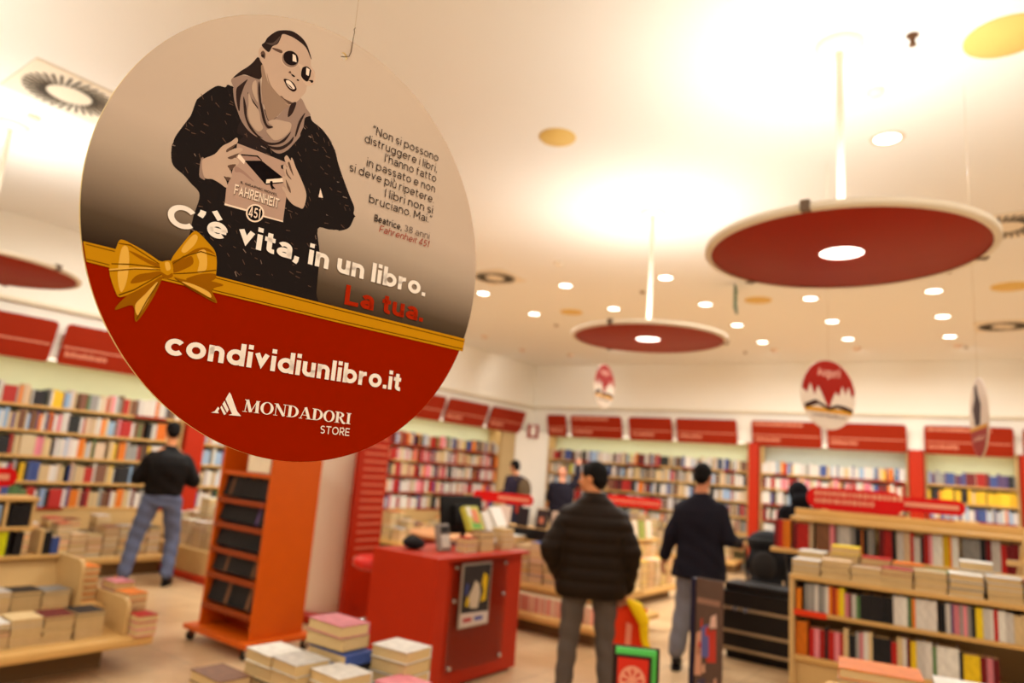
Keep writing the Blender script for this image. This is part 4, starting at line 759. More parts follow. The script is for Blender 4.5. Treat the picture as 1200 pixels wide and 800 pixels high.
# wire hook and line
HW = DM @ Vector((HX*DR, HY*DR, 0))
hook = bmesh.new(); pts = []
for k in range(9): a = -PI/2 - .4 + k*.28; pts.append(Vector((HX*DR + .0052*math.cos(a) + .003, HY*DR + .0052*math.sin(a) + .004, .0015 + .0006*k)))
pts = [Vector((HX*DR-.002, HY*DR, -.004)), Vector((HX*DR, HY*DR-.001, .001))] + [Vector((HX*DR+.006, HY*DR+.002, .0022)), Vector((HX*DR+.0085, HY*DR+.010, .002)), Vector((HX*DR+.010, HY*DR+.034, .001)), Vector((HX*DR+.0108, HY*DR+.038, .0005)), Vector((HX*DR+.0100, HY*DR+.042, .0)), Vector((HX*DR+.0115, HY*DR+.045, 0))]
tube(hook, pts, .00055, 8); obj('wire_hook', hook, pm('dark_wire', (86,66,44), .4, .6), sign)
top = DM @ Vector((HX*DR+.0108, HY*DR+.044, 0)); bm = bmesh.new(); tube(bm, [top, Vector((top.x, top.y, CEIL))], .0003, 6)
l = obj('hanging_line', bm, pm('nylon', (215,200,175), .3)); l.parent = sign; l.matrix_parent_inverse = DM.inverted()

# ================================================================== FAR ROUND HANGING SIGNS
def round_sign(P, yaw, R_, label, drawn=True, style=0):
    t = thing('round_hanging_sign', label, 'sign', P, yaw)
    bm = bmesh.new(); TH = .004; n = 64
    for y_ in (-TH, TH): flat = [bm.verts.new((R_*math.cos(2*PI*k/n), y_, R_*math.sin(2*PI*k/n))) for k in range(n)]; bm.faces.new(flat)
    vs = list(bm.verts)
    for k in range(n): bm.faces.new((vs[k], vs[(k+1)%n], vs[n+(k+1)%n], vs[n+k]))
    p = obj('board', bm, pm('sign_paper', (226,208,190), .6, var=.02), t)
    rs = pm('sign_red', (156,26,10), .55)
    for s_ in (-1, 1):
        yy = s_*(TH+.0006)
        T = lambda x, y, z=0: Vector((-s_*x*R_, yy+s_*z, y*R_))
        bm = bmesh.new(); n2 = 30
        if style:
            pts = [(math.cos(a)*.985, math.sin(a)*.985) for a in (PI+.30+(PI-.60)*k/24 for k in range(25))]
            vv = [bm.verts.new(T(*q)) for q in pts]; bm.faces.new(vv); obj('red_field', bm, rs, p)
            bm = bmesh.new(); bm.faces.new([bm.verts.new(T(x, y, .0003)) for x, y in ((-.95,-.22),(.95,-.22),(.95,-.31),(-.95,-.31))]); obj('gold_band', bm, pm('sign_gold', (214,150,40), .6), p)
            bm = bmesh.new(); bm.faces.new([bm.verts.new(T(x, y, .0003)) for x, y in ((-.35,-.2),(.2,-.2),(.35,.3),(.1,.55),(-.05,.85),(-.3,.8),(-.3,.5),(-.6,.25))]); obj('dark_figure', bm, pm('sign_dark', (60,28,20), .6), p)
            bm = bmesh.new(); text(bm, "condividiunlibro.it", .18, lambda x, y, z: T(x, y, .0006), -.62, .62, -.58, .12, 0); obj('web_address', bm, pm('sign_pale', (236,180,160), .6), p)
            continue
        # red upper field dripping over white
        edge = [(-.96,.10),(-.80,-.02),(-.68,.28),(-.52,-.06),(-.40,.22),(-.26,.02),(-.12,-.22),(.0,-.42),(.10,-.18),(.24,.10),(.38,-.02),(.5,.30),(.62,.05),(.74,.30),(.86,-.02),(.97,.12)]
        a0, a1 = math.atan2(.12,.97), PI-math.atan2(.10,.96)
        pts = [(math.cos(a0+(a1-a0)*k/n2)*.985, math.sin(a0+(a1-a0)*k/n2)*.985) for k in range(n2+1)]+edge
        vv = [bm.verts.new(T(*q)) for q in pts]
        for tr in geometry.tessellate_polygon([[Vector((x, y, 0)) for x, y in pts]]): bm.faces.new([vv[i] for i in tr])
        obj('red_field', bm, rs, p)
        bm = bmesh.new(); pts = [(-.9,-.34),(-.5,-.18),(-.15,-.30),(0,-.36),(.3,-.26),(.6,-.28),(.9,-.36),(.86,-.46),(.3,-.36),(0,-.46),(-.4,-.30),(-.84,-.46)]
        vv = [bm.verts.new(T(x, y, .0003)) for x, y in pts]
        for tr in geometry.tessellate_polygon([[Vector((x, y, 0)) for x, y in pts]]): bm.faces.new([vv[i] for i in tr])
        obj('dark_open_book', bm, pm('sign_dark', (60,28,20), .6), p)
        bm = bmesh.new(); pts = [(-.9,-.40),(.9,-.40),(.85,-.52),(-.85,-.52)]; bm.faces.new([bm.verts.new(T(x, y, .0002)) for x, y in pts]); obj('gold_band', bm, pm('sign_gold', (214,150,40), .6), p)
        bm = bmesh.new()
        text(bm, "Auguri!", .16, lambda x, y, z: T(x, y, .0006), -.42, .42, .52, .24, 0); obj('greeting', bm, pm('sign_pale', (236,180,160), .6), p)
        bm = bmesh.new(); text(bm, "condividiunlibro.it", .16, lambda x, y, z: T(x, y, .0006), -.62, .62, -.66, .11, 0); obj('web_address', bm, pm('sign_ink', (120,84,70), .6), p)
    bm = bmesh.new(); tube(bm, [(0,0,R_*.96),(0,0,CEIL-P[2])], .0012, 6); obj('hanging_line', bm, pm('nylon', (0,0,0)), t)
def face_yaw(P, px=0): 
    d = Vector((CAM.x-P[0], CAM.y-P[1])); return math.atan2(d.y, d.x)+PI/2+px
P = (8.05,5.19,2.235); round_sign(P, face_yaw(P, .79), .245, 'round red and white hanging greeting sign above the right-hand shelves')
P = (5.27,7.0,2.575); round_sign(P, face_yaw(P, 1.09), .255, 'small distant red and white hanging greeting sign near the room corner')
P = (8.95,4.5,2.02); round_sign(P, face_yaw(P, -1.38), .215, 'hanging round sign seen almost edge-on at the right', style=1)

# ================================================================== BOOKS, ONE BY ONE
def unit_cover():
    bm = bmesh.new(); box(bm, -.5, .5, -.5, -.46, -.5, .5); box(bm, -.5, -.42, -.46, .5, -.5, .5); box(bm, .42, .5, -.46, .5, -.5, .5)
    me = bpy.data.meshes.new('book'); bm.to_mesh(me); bm.free(); me.materials.append(None); return me
def unit_pages():
    bm = bmesh.new(); box(bm, -.42, .42, -.46, .47, -.485, .485); me = bpy.data.meshes.new('pages'); bm.to_mesh(me); bm.free(); me.materials.append(pages); return me
UC, UP = unit_cover(), unit_pages()
NB = [0]
COUNT = {}
def bmat(cn):
    c = PAL[cn]; k = rnd.choice((0, 1, 2)); v = (1.0, .9, 1.06)[k]
    return pm('cover_%s_%d' % (cn.replace(' ', '_'), k), tuple(min(255, x*v) for x in c), .45, var=.34, scale=5)
def book(P, t, d, h_, T, D, H, cn, label, group, name='book', cat='book', pg=True):
    "P centre; t, d, h_ unit vectors of thickness, depth (spine at -d) and height"
    t, d, h_ = Vector(t), Vector(d), Vector(h_)
    M = Matrix(((t.x*T, d.x*D, h_.x*H, P[0]), (t.y*T, d.y*D, h_.y*H, P[1]), (t.z*T, d.z*D, h_.z*H, P[2]), (0,0,0,1)))
    if M.to_3x3().determinant() < 0:
        for r in range(3): M[r][0] *= -1
    o = bpy.data.objects.new(name, UC); C.objects.link(o); o.matrix_world = M
    o.material_slots[0].link = 'OBJECT'; o.material_slots[0].material = bmat(cn)
    tag(o, label, cat, group); NB[0] += 1
    if pg:
        p = bpy.data.objects.new('pages', UP); C.objects.link(p); p.parent = o
    return o
SP = 'spined'
def book_row(M, x0, x1, y, z, w, place, group, hmin=.16, hmax=.19, seq=None, tmin=.02, tmax=.04, dd=.13):
    "upright individual books from x0 to x1 along M's x axis, spines toward M's -y"
    R3 = M.to_3x3(); tx, dy = R3 @ Vector((1,0,0)), R3 @ Vector((0,1,0)); cnt = {}; x = x0; i = 0; prev = None; out = []
    while x < x1-.015:
        if seq and i < len(seq): cn, T, hh = seq[i]
        else: cn, T, hh = (pick(w) if rnd.random() > .35 or prev is None else prev), rnd.uniform(tmin, tmax), rnd.uniform(hmin, hmax)
        prev = cn; i += 1
        if cn == 'gap': x += T; prev = None; continue
        if x+T > x1: break
        cnt[cn] = cnt.get(cn, 0)+1; wd = 'thick ' if T > .06 else ''
        book(M @ Vector((x+T/2, y+dd/2, z+hh/2+.0005)), tx, dy, (0,0,1), T-.001, dd, hh, cn, '%s %s-spined book from the left, %s' % (ordn(cnt[cn]), cn, place), group)
        x += T
def book_pile(M, x, y, z, w, d, n, T, place, group, cols=None, fore=True, ang=0):
    "individual books lying flat; page edges toward M's -y when fore"
    for i in range(n):
        a = ang + rnd.uniform(-.05, .05); R3 = (M @ Matrix.Rotation(a, 4, 'Z')).to_3x3(); tt = T*rnd.uniform(.92, 1.04)
        cn = cols[i % len(cols)] if cols else pick(W_MIX)
        hx = R3 @ Vector((1,0,0)); dy = R3 @ Vector((0,-1 if fore else 1,0))
        if n > 1: pos = 'top' if i == n-1 else 'bottom' if i == 0 else '%s from bottom' % ordn(i+1)
        else: pos = 'single'
        book(M @ Vector((x, y, z+tt/2+.0005)), (0,0,1), dy, hx, tt-.001, d, w, cn, '%s book, %s in %s' % (cn, pos, place), group); z += tt
    return z
I4 = Matrix.Identity(4)

# ------------------------------------------------------------------ low bookcase at the lower right, with raised rear shelf
RM = Matrix.Translation((7.88, 4.84, 0)) @ Matrix.Rotation(BR, 4, 'Z'); RL = 2.3
t = thing('low_bookcase', 'low beech bookcase with two open shelves of books at the lower right', 'bookcase'); t.matrix_world = RM
for x in (0, RL-.03): obj('side_panel', bbox(x, x+.03, 0, .5, 0, 1.0, .004, 1), wood, t)
obj('top_board', bbox(0, RL, -.005, .5, 1.0, 1.03, .006), wood2, t)
obj('shelf', bbox(.03, RL-.03, .005, .47, .79, .815, .004, 1), wood2, t); obj('shelf', bbox(.03, RL-.03, .005, .47, .515, .545, .004, 1), wood2, t)
bm = bmesh.new(); box(bm, .03, RL-.03, .47, .49, .02, 1.0); obj('back_panel', bm, wood, t)
bm = bmesh.new(); box(bm, .03, RL-.03, .04, .06, .02, .515); obj('lower_panel', bm, wood, t)
bm = bmesh.new(); box(bm, .03, .22, -.004, .004, .785, .82); obj('red_label_strip', bm, pm('label_red', (226,60,20), .5), t)
W_R1 = {'white':30,'cream':14,'grey':10,'red':6,'orange':6,'yellow':5,'brown':6,'pink':6,'black':8,'purple':3,'beige':6}
seq1 = [('orange',.03,.13),('gap',.02,0)]+[('grey',.02,.165)]*3+[('white',.02,.165),('grey',.02,.165),('grey',.02,.16),('white',.02,.165),('orange',.02,.165),('red',.02,.165),('orange',.02,.16),('yellow',.03,.165),('pink',.025,.14),('dark red',.015,.14),('white',.025,.14),('green',.02,.13),('black',.06,.15),('black',.07,.15),('black',.05,.15),('white',.04,.165),('white',.035,.165),('green',.022,.165),('orange',.018,.165),('white',.06,.165),('white',.05,.165),('gap',.012,0),('black',.03,.16),('white',.025,.165),('purple',.014,.165),('pink',.03,.165),('grey',.016,.165),('pink',.02,.165),('grey',.02,.165),('black',.02,.16),('yellow',.035,.165),('white',.03,.165),('white',.02,.165),('red',.02,.165),('white',.035,.165)]
book_row(RM, .04, 1.75, .02, .815, W_R1, 'upper shelf of the low right bookcase', 'books on the upper shelf of the low bookcase', .15, .168, seq1)
seq2 = [('orange',.07,.20),('gap',.01,0),('red',.03,.17),('pink',.03,.17),('red',.03,.17),('black',.02,.19),('red',.035,.17),('pink',.03,.17),('red',.02,.17),('cream',.03,.2),('black',.04,.17),('grey',.02,.19),('pink',.02,.19),('white',.03,.2),('cream',.02,.2),('black',.10,.18),('red',.03,.17),('cream',.03,.2),('white',.02,.2),('dark red',.02,.2),('yellow',.03,.19),('white',.04,.2),('white',.04,.2),('green',.02,.18),('white',.11,.19),('black',.02,.18),('yellow',.08,.17),('dark red',.03,.17),('pink',.03,.17),('dark red',.03,.17),('gap',.17,0),('dark red',.02,.17),('white',.02,.17),('black',.04,.16),('white',.03,.17)]
book_row(RM, .035, 1.75, .03, .545, W_R1, 'lower shelf of the low right bookcase', 'books on the lower shelf of the low bookcase', .16, .2, seq2)
place_names = ['front row of piles on the low bookcase at the lower right']
for i, (dx, n, T, cols) in enumerate([(.10,3,.034,['cream','white','white']),(.27,3,.04,['cream','cream','beige']),(.44,2,.05,['cream','beige']),(.61,3,.038,['cream','cream','red']),(.78,3,.042,['beige','cream','cream']),(.96,3,.045,['white','grey','white']),
                                      (1.14,4,.034,['cream','cream','white','white']),(1.32,4,.034,['white','cream','cream','red']),(1.50,5,.028,['cream','cream','beige','grey','light blue']),(1.68,4,.03,['orange','yellow','red','purple'])]):
    book_pile(RM, dx, .11, 1.03, .168, .2, n, T*.95, '%s front pile on the low bookcase' % ordn(i+1), 'piles in the front row on the low bookcase', cols)
for i, (dx, n, T, cols) in enumerate([(.10,3,.045,['cream','beige','white']),(.30,4,.045,['lime','cream','cream','yellow']),(.48,3,.045,['black','brown','red']),(.66,3,.04,['black','light blue','orange']),(.84,2,.05,['green','green']),(1.02,4,.045,['black','black','white','white']),
                                      (1.20,3,.04,['cream','pink','cream']),(1.38,4,.045,['cream','cream','red','red']),(1.56,4,.04,['cream','cream','cream','beige'])]):
    book_pile(RM, dx, .335, 1.03, .168, .22, n, T*1.05, '%s rear pile on the low bookcase' % ordn(i+1), 'piles in the rear row on the low bookcase', cols)
RB = Matrix.Translation((7.70, 5.50, 0)) @ Matrix.Rotation(BR, 4, 'Z')
t = thing('raised_bookcase', 'raised beech bookcase behind the low bookcase, under the long red sign', 'bookcase'); t.matrix_world = RB
for x in (.16, 2.2): obj('side_panel', bbox(x, x+.03, .0, .42, 0, 1.12, .004, 1), wood, t)
obj('shelf', bbox(-.12, 2.23, -.03, .42, 1.105, 1.135, .006), wood2, t)
obj('ledge', bbox(.02, 2.23, -.02, .16, 1.345, 1.375, .006), wood2, t); obj('header', bbox(.02, 2.23, .18, .21, 1.36, 1.43, .006), wood2, t)
bm = bmesh.new(); box(bm, .02, 2.2, .20, .22, 1.13, 1.36); obj('back_panel', bm, wood, t)
bm = bmesh.new(); box(bm, .19, 2.2, .0, .02, .02, 1.1); obj('lower_panel', bm, wood, t)
for x in ():  obj('divider', bbox(x, x+.018, .0, .2, 1.135, 1.345, .002, 1), wood, t)
seq3 = [('dark red',.03,.2),('red',.03,.2),('orange',.03,.2),('orange',.02,.2),('gap',.02,0),('dark red',.03,.19),('red',.08,.19),('beige',.03,.2),('gap',.02,0),('brown',.09,.2),('pink',.03,.2),('dark red',.015,.2),('grey',.02,.2),('white',.07,.2),('grey',.03,.2),('black',.04,.19),('orange',.01,.19),('black',.03,.19),('grey',.04,.2),('gap',.03,0),('dark red',.03,.2),('red',.05,.2),('black',.02,.2),('gap',.01,0),('white',.04,.2),('beige',.04,.2),('red',.02,.2),('white',.04,.17),('black',.02,.18),('red',.03,.2),('pink',.02,.2),('white',.06,.2),('yellow',.035,.2),('orange',.015,.2),('white',.04,.2),('gap',.02,0),('grey',.1,.2),('black',.03,.2),('dark red',.03,.2),('white',.05,.2),('red',.03,.18),('dark red',.03,.18)]
book_row(RB, -.10, 1.75, .03, 1.135, W_R1, 'raised shelf below the long red sign', 'books on the raised shelf at the right', .18, .205, seq3)

for M_, x0, y_, z_, h0, h1 in ((RM, 1.76, .02, .8155, .15, .168), (RM, 1.76, .03, .5455, .16, .2), (RB, 1.77, .03, 1.1355, .18, .205)):
    x = x0
    while x < 2.15: T = rnd.uniform(.02, .04); sbook(M_, x, T-.001, y_, .13, z_, rnd.uniform(h0, h1), jig(PAL[pick(W_R1)])); x += T

# capsule shaped red signs
def capsule(label, A, Bp, z0, z1, stripe=True, smudge=0, cut=0, posts=1):
    "upright red board with rounded ends from A to Bp"
    A, Bp = Vector((*A, 0)), Vector((*Bp, 0)); L = (Bp-A).length; yaw = math.atan2(Bp.y-A.y, Bp.x-A.x); H = z1-z0; r = H/2*.98
    t = thing('shelf_sign', label, 'sign', (A.x, A.y, z0), yaw); n = 10
    pts = [(L-r+r*math.cos(a), H/2+H/2*math.sin(a)) for a in (-PI/2+PI*k/n for k in range(n+1))]+[(r+r*math.cos(a), H/2+H/2*math.sin(a)) for a in (PI/2+PI*k/n for k in range(n+1))]
    bm = bmesh.new(); a = [bm.verts.new((x, 0, z)) for x, z in pts]; b_ = [bm.verts.new((x, .018, z)) for x, z in pts]; bm.faces.new(a); bm.faces.new(b_[::-1])
    for i in range(len(a)): bm.faces.new((a[i], a[(i+1)%len(a)], b_[(i+1)%len(a)], b_[i]))
    p = obj('board', bm, pm('sign_bright_red', (206,14,12), .4, var=.02), t)
    if stripe: bm = bmesh.new(); box(bm, L*cut+.03, L-r*.8, -.004, -.001, H*.36, H*.66); obj('pale_stripe', bm, pale, p)
    if smudge:
        bm = bmesh.new()
        for row in range(smudge):
            x = .06; zz = H*(.62-.34*row) if smudge > 1 else H*.38
            while x < L*(.95-.25*row): w = rnd.uniform(.012,.03); box(bm, x, x+w, -.004, -.001, zz, zz+H*.22); x += w+.01
        obj('lettering', bm, pale, p)['kind'] = 'stuff'
    for k in range(posts):
        bm = bmesh.new(); xx = L*(.25+.5*k) if posts > 1 else L*.6; box(bm, xx-.012, xx+.012, .004, .016, -.09, .02); obj('support', bm, pm('sign_support', (190,60,30), .5), t)
    return t
capsule('red shelf sign with two lines of pale lettering above the raised bookcase', (7.76,5.80), (8.42,5.85), 1.435, 1.60, False, 2, posts=2)
capsule('long red capsule sign with pale stripe overlapping the lettered sign at the right', (8.22,5.88), (8.79,5.93), 1.47, 1.575, True, posts=1)
capsule('red capsule sign with pale stripe above the books behind the red counter', (4.05,6.28), (4.86,6.30), 1.18, 1.29, True, 0, .4, posts=2)
capsule('red capsule sign with pale lettering between the brown and navy jackets', (4.50,8.5), (5.36,8.5), 1.19, 1.32, False, 1, posts=2)
capsule('red capsule sign with pale stripe cut by the left edge', (3.32,1.15), (3.36,1.99), 1.16, 1.29, True, posts=2)
# book easel at the right edge
t = thing('book_easel', 'pale wooden easel leaning at the right edge on the raised bookcase', 'easel', (9.08, 5.02, 1.14), .1)
for dx in (0, .06): bm = bmesh.new(); tube(bm, [(dx, 0, 0), (dx+.1, .09, .42)], .012, 8); obj('leg', bm, wood, t)
bm = bmesh.new(); box(bm, -.05, .2, -.02, .02, .05, .08); obj('ledge', bm, wood, t)
t.location.z = 1.18

# ------------------------------------------------------------------ front left display gondola
t = thing('display_gondola', 'stepped beech display unit full of book piles at the lower left', 'display unit')
obj('board', bbox(2.95, 4.2, .8, 2.72, .17, .24, .03, 4), wood2, t)
bm = bmesh.new(); box(bm, 3.15, 3.95, .85, 2.5, 0, .17); obj('plinth', bm, kick, t)
def side_board(x0, x1, y, z0, z1, r=.05):
    bm = bmesh.new(); pts = [(x0, z0), (x1, z0)]+[(x1-r+r*math.cos(a), z1-r+r*math.sin(a)) for a in (PI/2*k/6 for k in range(7))]+[(x0, z1)]
    a = [bm.verts.new((x, y, z)) for x, z in pts]; b_ = [bm.verts.new((x, y+.025, z)) for x, z in pts]; bm.faces.new(a); bm.faces.new(b_[::-1])
    for i in range(len(a)): bm.faces.new((a[i], a[(i+1)%len(a)], b_[(i+1)%len(a)], b_[i]))
    return bm
obj('side_board', side_board(3.5, 4.12, 2.54, .24, .47, .08), wood, t); obj('side_board', side_board(3.25, 3.76, 2.36, .36, .69, .08), wood, t)
obj('step', bbox(3.2, 3.80, .9, 2.54, .34, .37, .008), wood2, t); obj('step_riser', bbox(3.78, 3.80, .9, 2.54, .24, .34, .003, 1), wood, t)
bm = bmesh.new(); vs = [bm.verts.new(p) for p in ((3.45,.9,.37),(3.45,2.36,.37),(3.30,2.36,.665),(3.30,.9,.665),(3.43,.9,.37),(3.43,2.36,.37),(3.28,2.36,.665),(3.28,.9,.665))]
for f in ((0,1,2,3),(7,6,5,4),(0,4,5,1),(1,5,6,2),(2,6,7,3),(3,7,4,0)): bm.faces.new([vs[i] for i in f])
obj('sloping_panel', bm, wood, t)
for z, y1 in ((.655,2.36),(.855,2.16),(1.06,2.16)): obj('shelf', bbox(3.12, 3.36, .9, y1, z, z+.028, .006), wood2, t)
bm = bmesh.new(); box(bm, 3.12, 3.14, .9, 2.15, .3, 1.06); obj('back_panel', bm, wood, t)
for y, z0, z1 in ((1.96,.883,1.06),(2.13,.883,1.06),(2.22,.683,.855)): obj('divider', bbox(3.14, 3.34, y, y+.022, z0, z1, .002, 1), wood, t)
GM = Matrix.Translation((3.35, 0, 0)) @ Matrix.Rotation(PI/2, 4, 'Z')      # x along +y, y toward -x
book_row(GM, 1.5, 2.21, .01, .683, W_MIX, 'lower shelf of the left stepped unit', 'books on the lower shelf of the stepped unit', .13, .165,
         [('black',.05,.16),('white',.04,.15),('black',.05,.16),('black',.05,.16),('cream',.03,.14),('black',.07,.16),('black',.06,.16),('black',.05,.16),('orange',.05,.165),('lime',.06,.165),('black',.02,.16),('gap',.03,0),('black',.05,.16),('gap',.1,0)])
book_row(GM, 2.245, 2.36, .01, .683, W_MIX, 'open end of the left stepped unit', None, .13, .165, [('black',.05,.16),('blue',.055,.12)])
book_row(GM, 1.5, 1.955, .01, .883, W_MIX, 'upper shelf of the left stepped unit', 'books on the upper shelf of the stepped unit', .13, .16, [('white',.05,.15),('black',.05,.15),('cream',.05,.14),('red',.03,.15),('grey',.04,.15),('black',.05,.15),('red',.04,.15),('black',.05,.15),('black',.05,.15)])
book_row(GM, 1.99, 2.125, .01, .883, W_MIX, 'end cell of the left stepped unit', None, .13, .16, [('gap',.01,0),('black',.06,.15)])
for i, (y, n, T, cols) in enumerate([(1.42,6,.022,['cream','beige']),(1.60,5,.022,['cream','white']),(1.78,6,.026,['cream','beige','cream','pink','black','white']),(1.96,7,.024,['cream','beige','cream','cream','cream','white','cream']),(2.14,7,.024,['beige','cream','cream','cream','cream','cream','dark red']),(2.33,7,.024,['cream','beige','cream','cream','cream','cream','black'])]):
    book_pile(GM, y, -.62, .24, .176, .22, n, T*(1.0), '%s front pile of the lower left unit' % ordn(i+1), 'piles on the front step of the lower left unit', cols)
for i, (y, n, T, cols) in enumerate([(1.5,5,.026,['cream','beige']),(1.70,5,.026,['cream','beige','cream','cream','black']),(1.88,5,.028,['cream','beige','cream','cream','white']),(2.06,5,.028,['cream','cream','cream','cream','black']),(2.24,5,.026,['cream','beige','cream','cream','grey'])]):
    book_pile(GM, y, -.28, .37, .172, .2, n, T, '%s upper pile of the lower left unit' % ordn(i+1), 'piles on the upper step of the lower left unit', cols)
obj('end_step', bbox(3.28, 3.78, 2.385, 2.53, .37, .39, .006), wood2, t)
book_pile(GM, 2.47, -.20, .39, .125, .2, 5, .048, 'the upper orange striped stack at lower left', 'orange striped stack on the end step', ['orange'])
book_pile(GM, 2.65, -.36, .24, .14, .2, 5, .058, 'the pink topped stack at lower left', 'pink topped stack', ['purple','pink','pink','purple','pink'])
book_pile(GM, 2.645, -.58, .24, .14, .2, 5, .050, 'the middle orange stack at lower left', 'middle orange stack', ['orange','beige','orange','beige','orange'])
book_pile(GM, 2.64, -.79, .24, .14, .17, 3, .046, 'the red topped corner stack at lower left', 'red topped corner stack', ['pink','pink','red'])

# ------------------------------------------------------------------ orange rolling stand of disc cases
t = thing('orange_stand', 'tall orange rolling stand filled with dark disc cases in front of the column', 'display stand', (0,0,0))
X0, X1, Y0, Y1 = 3.63, 4.35, 3.38, 3.86
obj('base_plate', bbox(X0-.07, X1+.07, Y0-.09, Y1+.07, .085, .125, .01), orange, t)
for x in (X0, X1-.03): obj('side_panel', bbox(x, x+.03, Y0, Y1, .125, 1.80, .005), orange, t)
obj('top_panel', bbox(X0+.03, X1-.03, Y0, Y1, 1.77, 1.80, .005), orange, t)
bm = bmesh.new(); box(bm, X0+.03, X1-.03, Y0+.22, Y0+.24, .125, 1.77); obj('centre_panel', bm, pm('orange_dark', (170,58,8), .5), t)
for x in (X0-.02, X1+.02):
    for y in (Y0-.04, Y1+.02):
        c_ = thing('castor', None, None, (x, y, 0)); c_.parent = t
        del c_
for ch in [c for c in t.children if c.name.startswith('castor')]:
    x, y = ch.location.x, ch.location.y; bpy.data.objects.remove(ch)
    bm = bmesh.new(); tube(bm, [(x-.012, y, .035), (x+.012, y, .035)], .035, 16); cw = obj('castor', bm, black, t)
    bm = bmesh.new(); box(bm, x-.02, x-.014, y-.015, y+.015, .03, .084); box(bm, x+.014, x+.02, y-.015, y+.015, .03, .084); box(bm, x-.02, x+.02, y-.015, y+.015, .078, .084); obj('castor_fork', bm, chrome, cw)
rowz = [1.13, .93, .73, .53, .29]
SMX = Matrix.Identity(4)
for i, z in enumerate(rowz):
    sh = obj('tray', bbox(X0+.03, X1-.03, Y0+.0, Y0+.22, z-.02, z, .003, 1), orange, t)
    obj('tray_lip', bbox(X0+.03, X1-.03, Y0-.012, Y0, z-.03, z+.012, .003, 1), pm('lip_orange', (150,62,20), .5), sh)
    x = X0+.04; k = 0; n_ = 0
    while x < X1-.06:
        n_ += 1; T = rnd.uniform(.032,.048); hh = .186 if i != 4 else .20; d_ = Vector((0, math.cos(.22), -math.sin(.22))); u_ = Vector((0, math.sin(.22), math.cos(.22)))
        cn = rnd.choices(['black','black','purple','brown'], [14,8,1,1])[0]
        o = book(Vector((x+T/2, Y0+.035+.06, z+.003+hh/2+.014)), (1,0,0), d_, u_, T-.003, .11, hh, cn, 'dark disc case, %s from left, %s row of the orange stand' % (ordn(n_), ['top','second','third','fourth','bottom'][i]), 'disc cases in the orange stand', 'disc_case', 'disc case', False)
        NB[0] -= 1
        bm = None; cap_ = bpy.data.objects.new('title_band', UP); C.objects.link(cap_); cap_.parent = o; cap_.material_slots[0].link = 'OBJECT'
        cap_.material_slots[0].material = pm('band_%d' % rnd.randint(0,3), [(170,40,28),(96,80,64),(60,56,70),(150,110,60)][rnd.randint(0,3)], .5); cap_.matrix_local = Matrix.Translation((0, -.08, .38)) @ Matrix.Diagonal((.7, 1, .10, 1))
        x += T
bm = bmesh.new(); box(bm, 4.0, 4.30, 3.385, 3.40, 1.37, 1.52); tag(obj('white_card', bm, pm('card', (240,220,190), .6)), 'white card standing on the orange stand just under the disc', 'card').location.y = 0
tag(obj('topmost_tray', bbox(X0+.03, X1-.03, Y0, Y0+.22, 1.33, 1.36, .003, 1), orange, t), None, None)

# ------------------------------------------------------------------ red counter
t = thing('red_counter', 'red service counter with poster and glass panel in the centre', 'counter')
obj('end_block', bbox(5.22, 5.86, 3.72, 3.84, .02, .91, .006), red, t); obj('body', bbox(5.24, 5.80, 3.88, 4.82, .02, .89, .006), red, t)
obj('top', bbox(5.22, 5.86, 3.845, 4.84, .885, .91, .005), red, t); bm = bmesh.new(); box(bm, 5.26, 5.76, 3.80, 4.78, 0, .02); obj('foot', bm, black, t)
bm = bmesh.new(); box(bm, 5.76, 5.79, 3.838, 3.885, .02, .885); obj('shadow_gap', bm, pm('dark_red_gap', (80,12,6), .6), t)
gl = bpy.data.materials.new('clear_panel'); gl.use_nodes = True; g_ = gl.node_tree.nodes['Principled BSDF']; g_.inputs['Roughness'].default_value = .05; g_.inputs['Transmission Weight'].default_value = 1; g_.inputs['IOR'].default_value = 1.15
bm = bmesh.new(); box(bm, 5.815, 5.821, 3.95, 4.60, .12, .86); gp = obj('glass_panel', bm, gl, t)
for y, z in ((3.98,.83),(4.57,.83),(3.98,.15),(4.57,.15),(3.98,.6),(4.57,.6)):
    bm = bmesh.new(); tube(bm, [(5.80,y,z),(5.832,y,z)], .013, 14); obj('standoff_bolt', bm, chrome, gp)
po = thing('framed_poster', 'dark framed poster with white and yellow figures on the red counter', 'poster', (5.832, 4.20, .63), PI/2)
obj('frame', bbox(-.175,.175,-.006,.006,-.225,.225,.003,1), pm('silver_frame', (190,178,165), .3, .7), po)
def art(parent, name, col, pts, y):
    bm = bmesh.new(); vv = [bm.verts.new((x, y, z)) for x, z in pts]
    for tr in geometry.tessellate_polygon([[Vector((x, z, 0)) for x, z in pts]]): bm.faces.new([vv[i] for i in tr])
    return obj(name, bm, pm('art_'+name+'_%d_%d_%d' % col, col, .5), parent)
art(po, 'picture_ground', (50,44,44), [(-.16,-.21),(.16,-.21),(.16,.21),(-.16,.21)], -.0065)
art(po, 'white_band', (214,196,186), [(-.16,-.21),(.16,-.21),(.16,-.13),(-.16,-.12)], -.0072)
art(po, 'red_mark', (180,60,60), [(-.13,-.185),(-.03,-.185),(-.03,-.155),(-.13,-.155)], -.0078); art(po, 'blue_mark', (90,90,150), [(.0,-.185),(.1,-.185),(.1,-.155),(.0,-.155)], -.0078)
art(po, 'pale_figure', (206,186,160), [(-.06,-.09),(.03,-.10),(.05,.0),(.03,.07),(-.02,.10),(-.05,.04),(-.08,.0)], -.0072); art(po, 'yellow_figure', (222,180,20), [(.06,-.06),(.12,-.05),(.13,.12),(.08,.15),(.06,.08),(.09,.02)], -.0072)
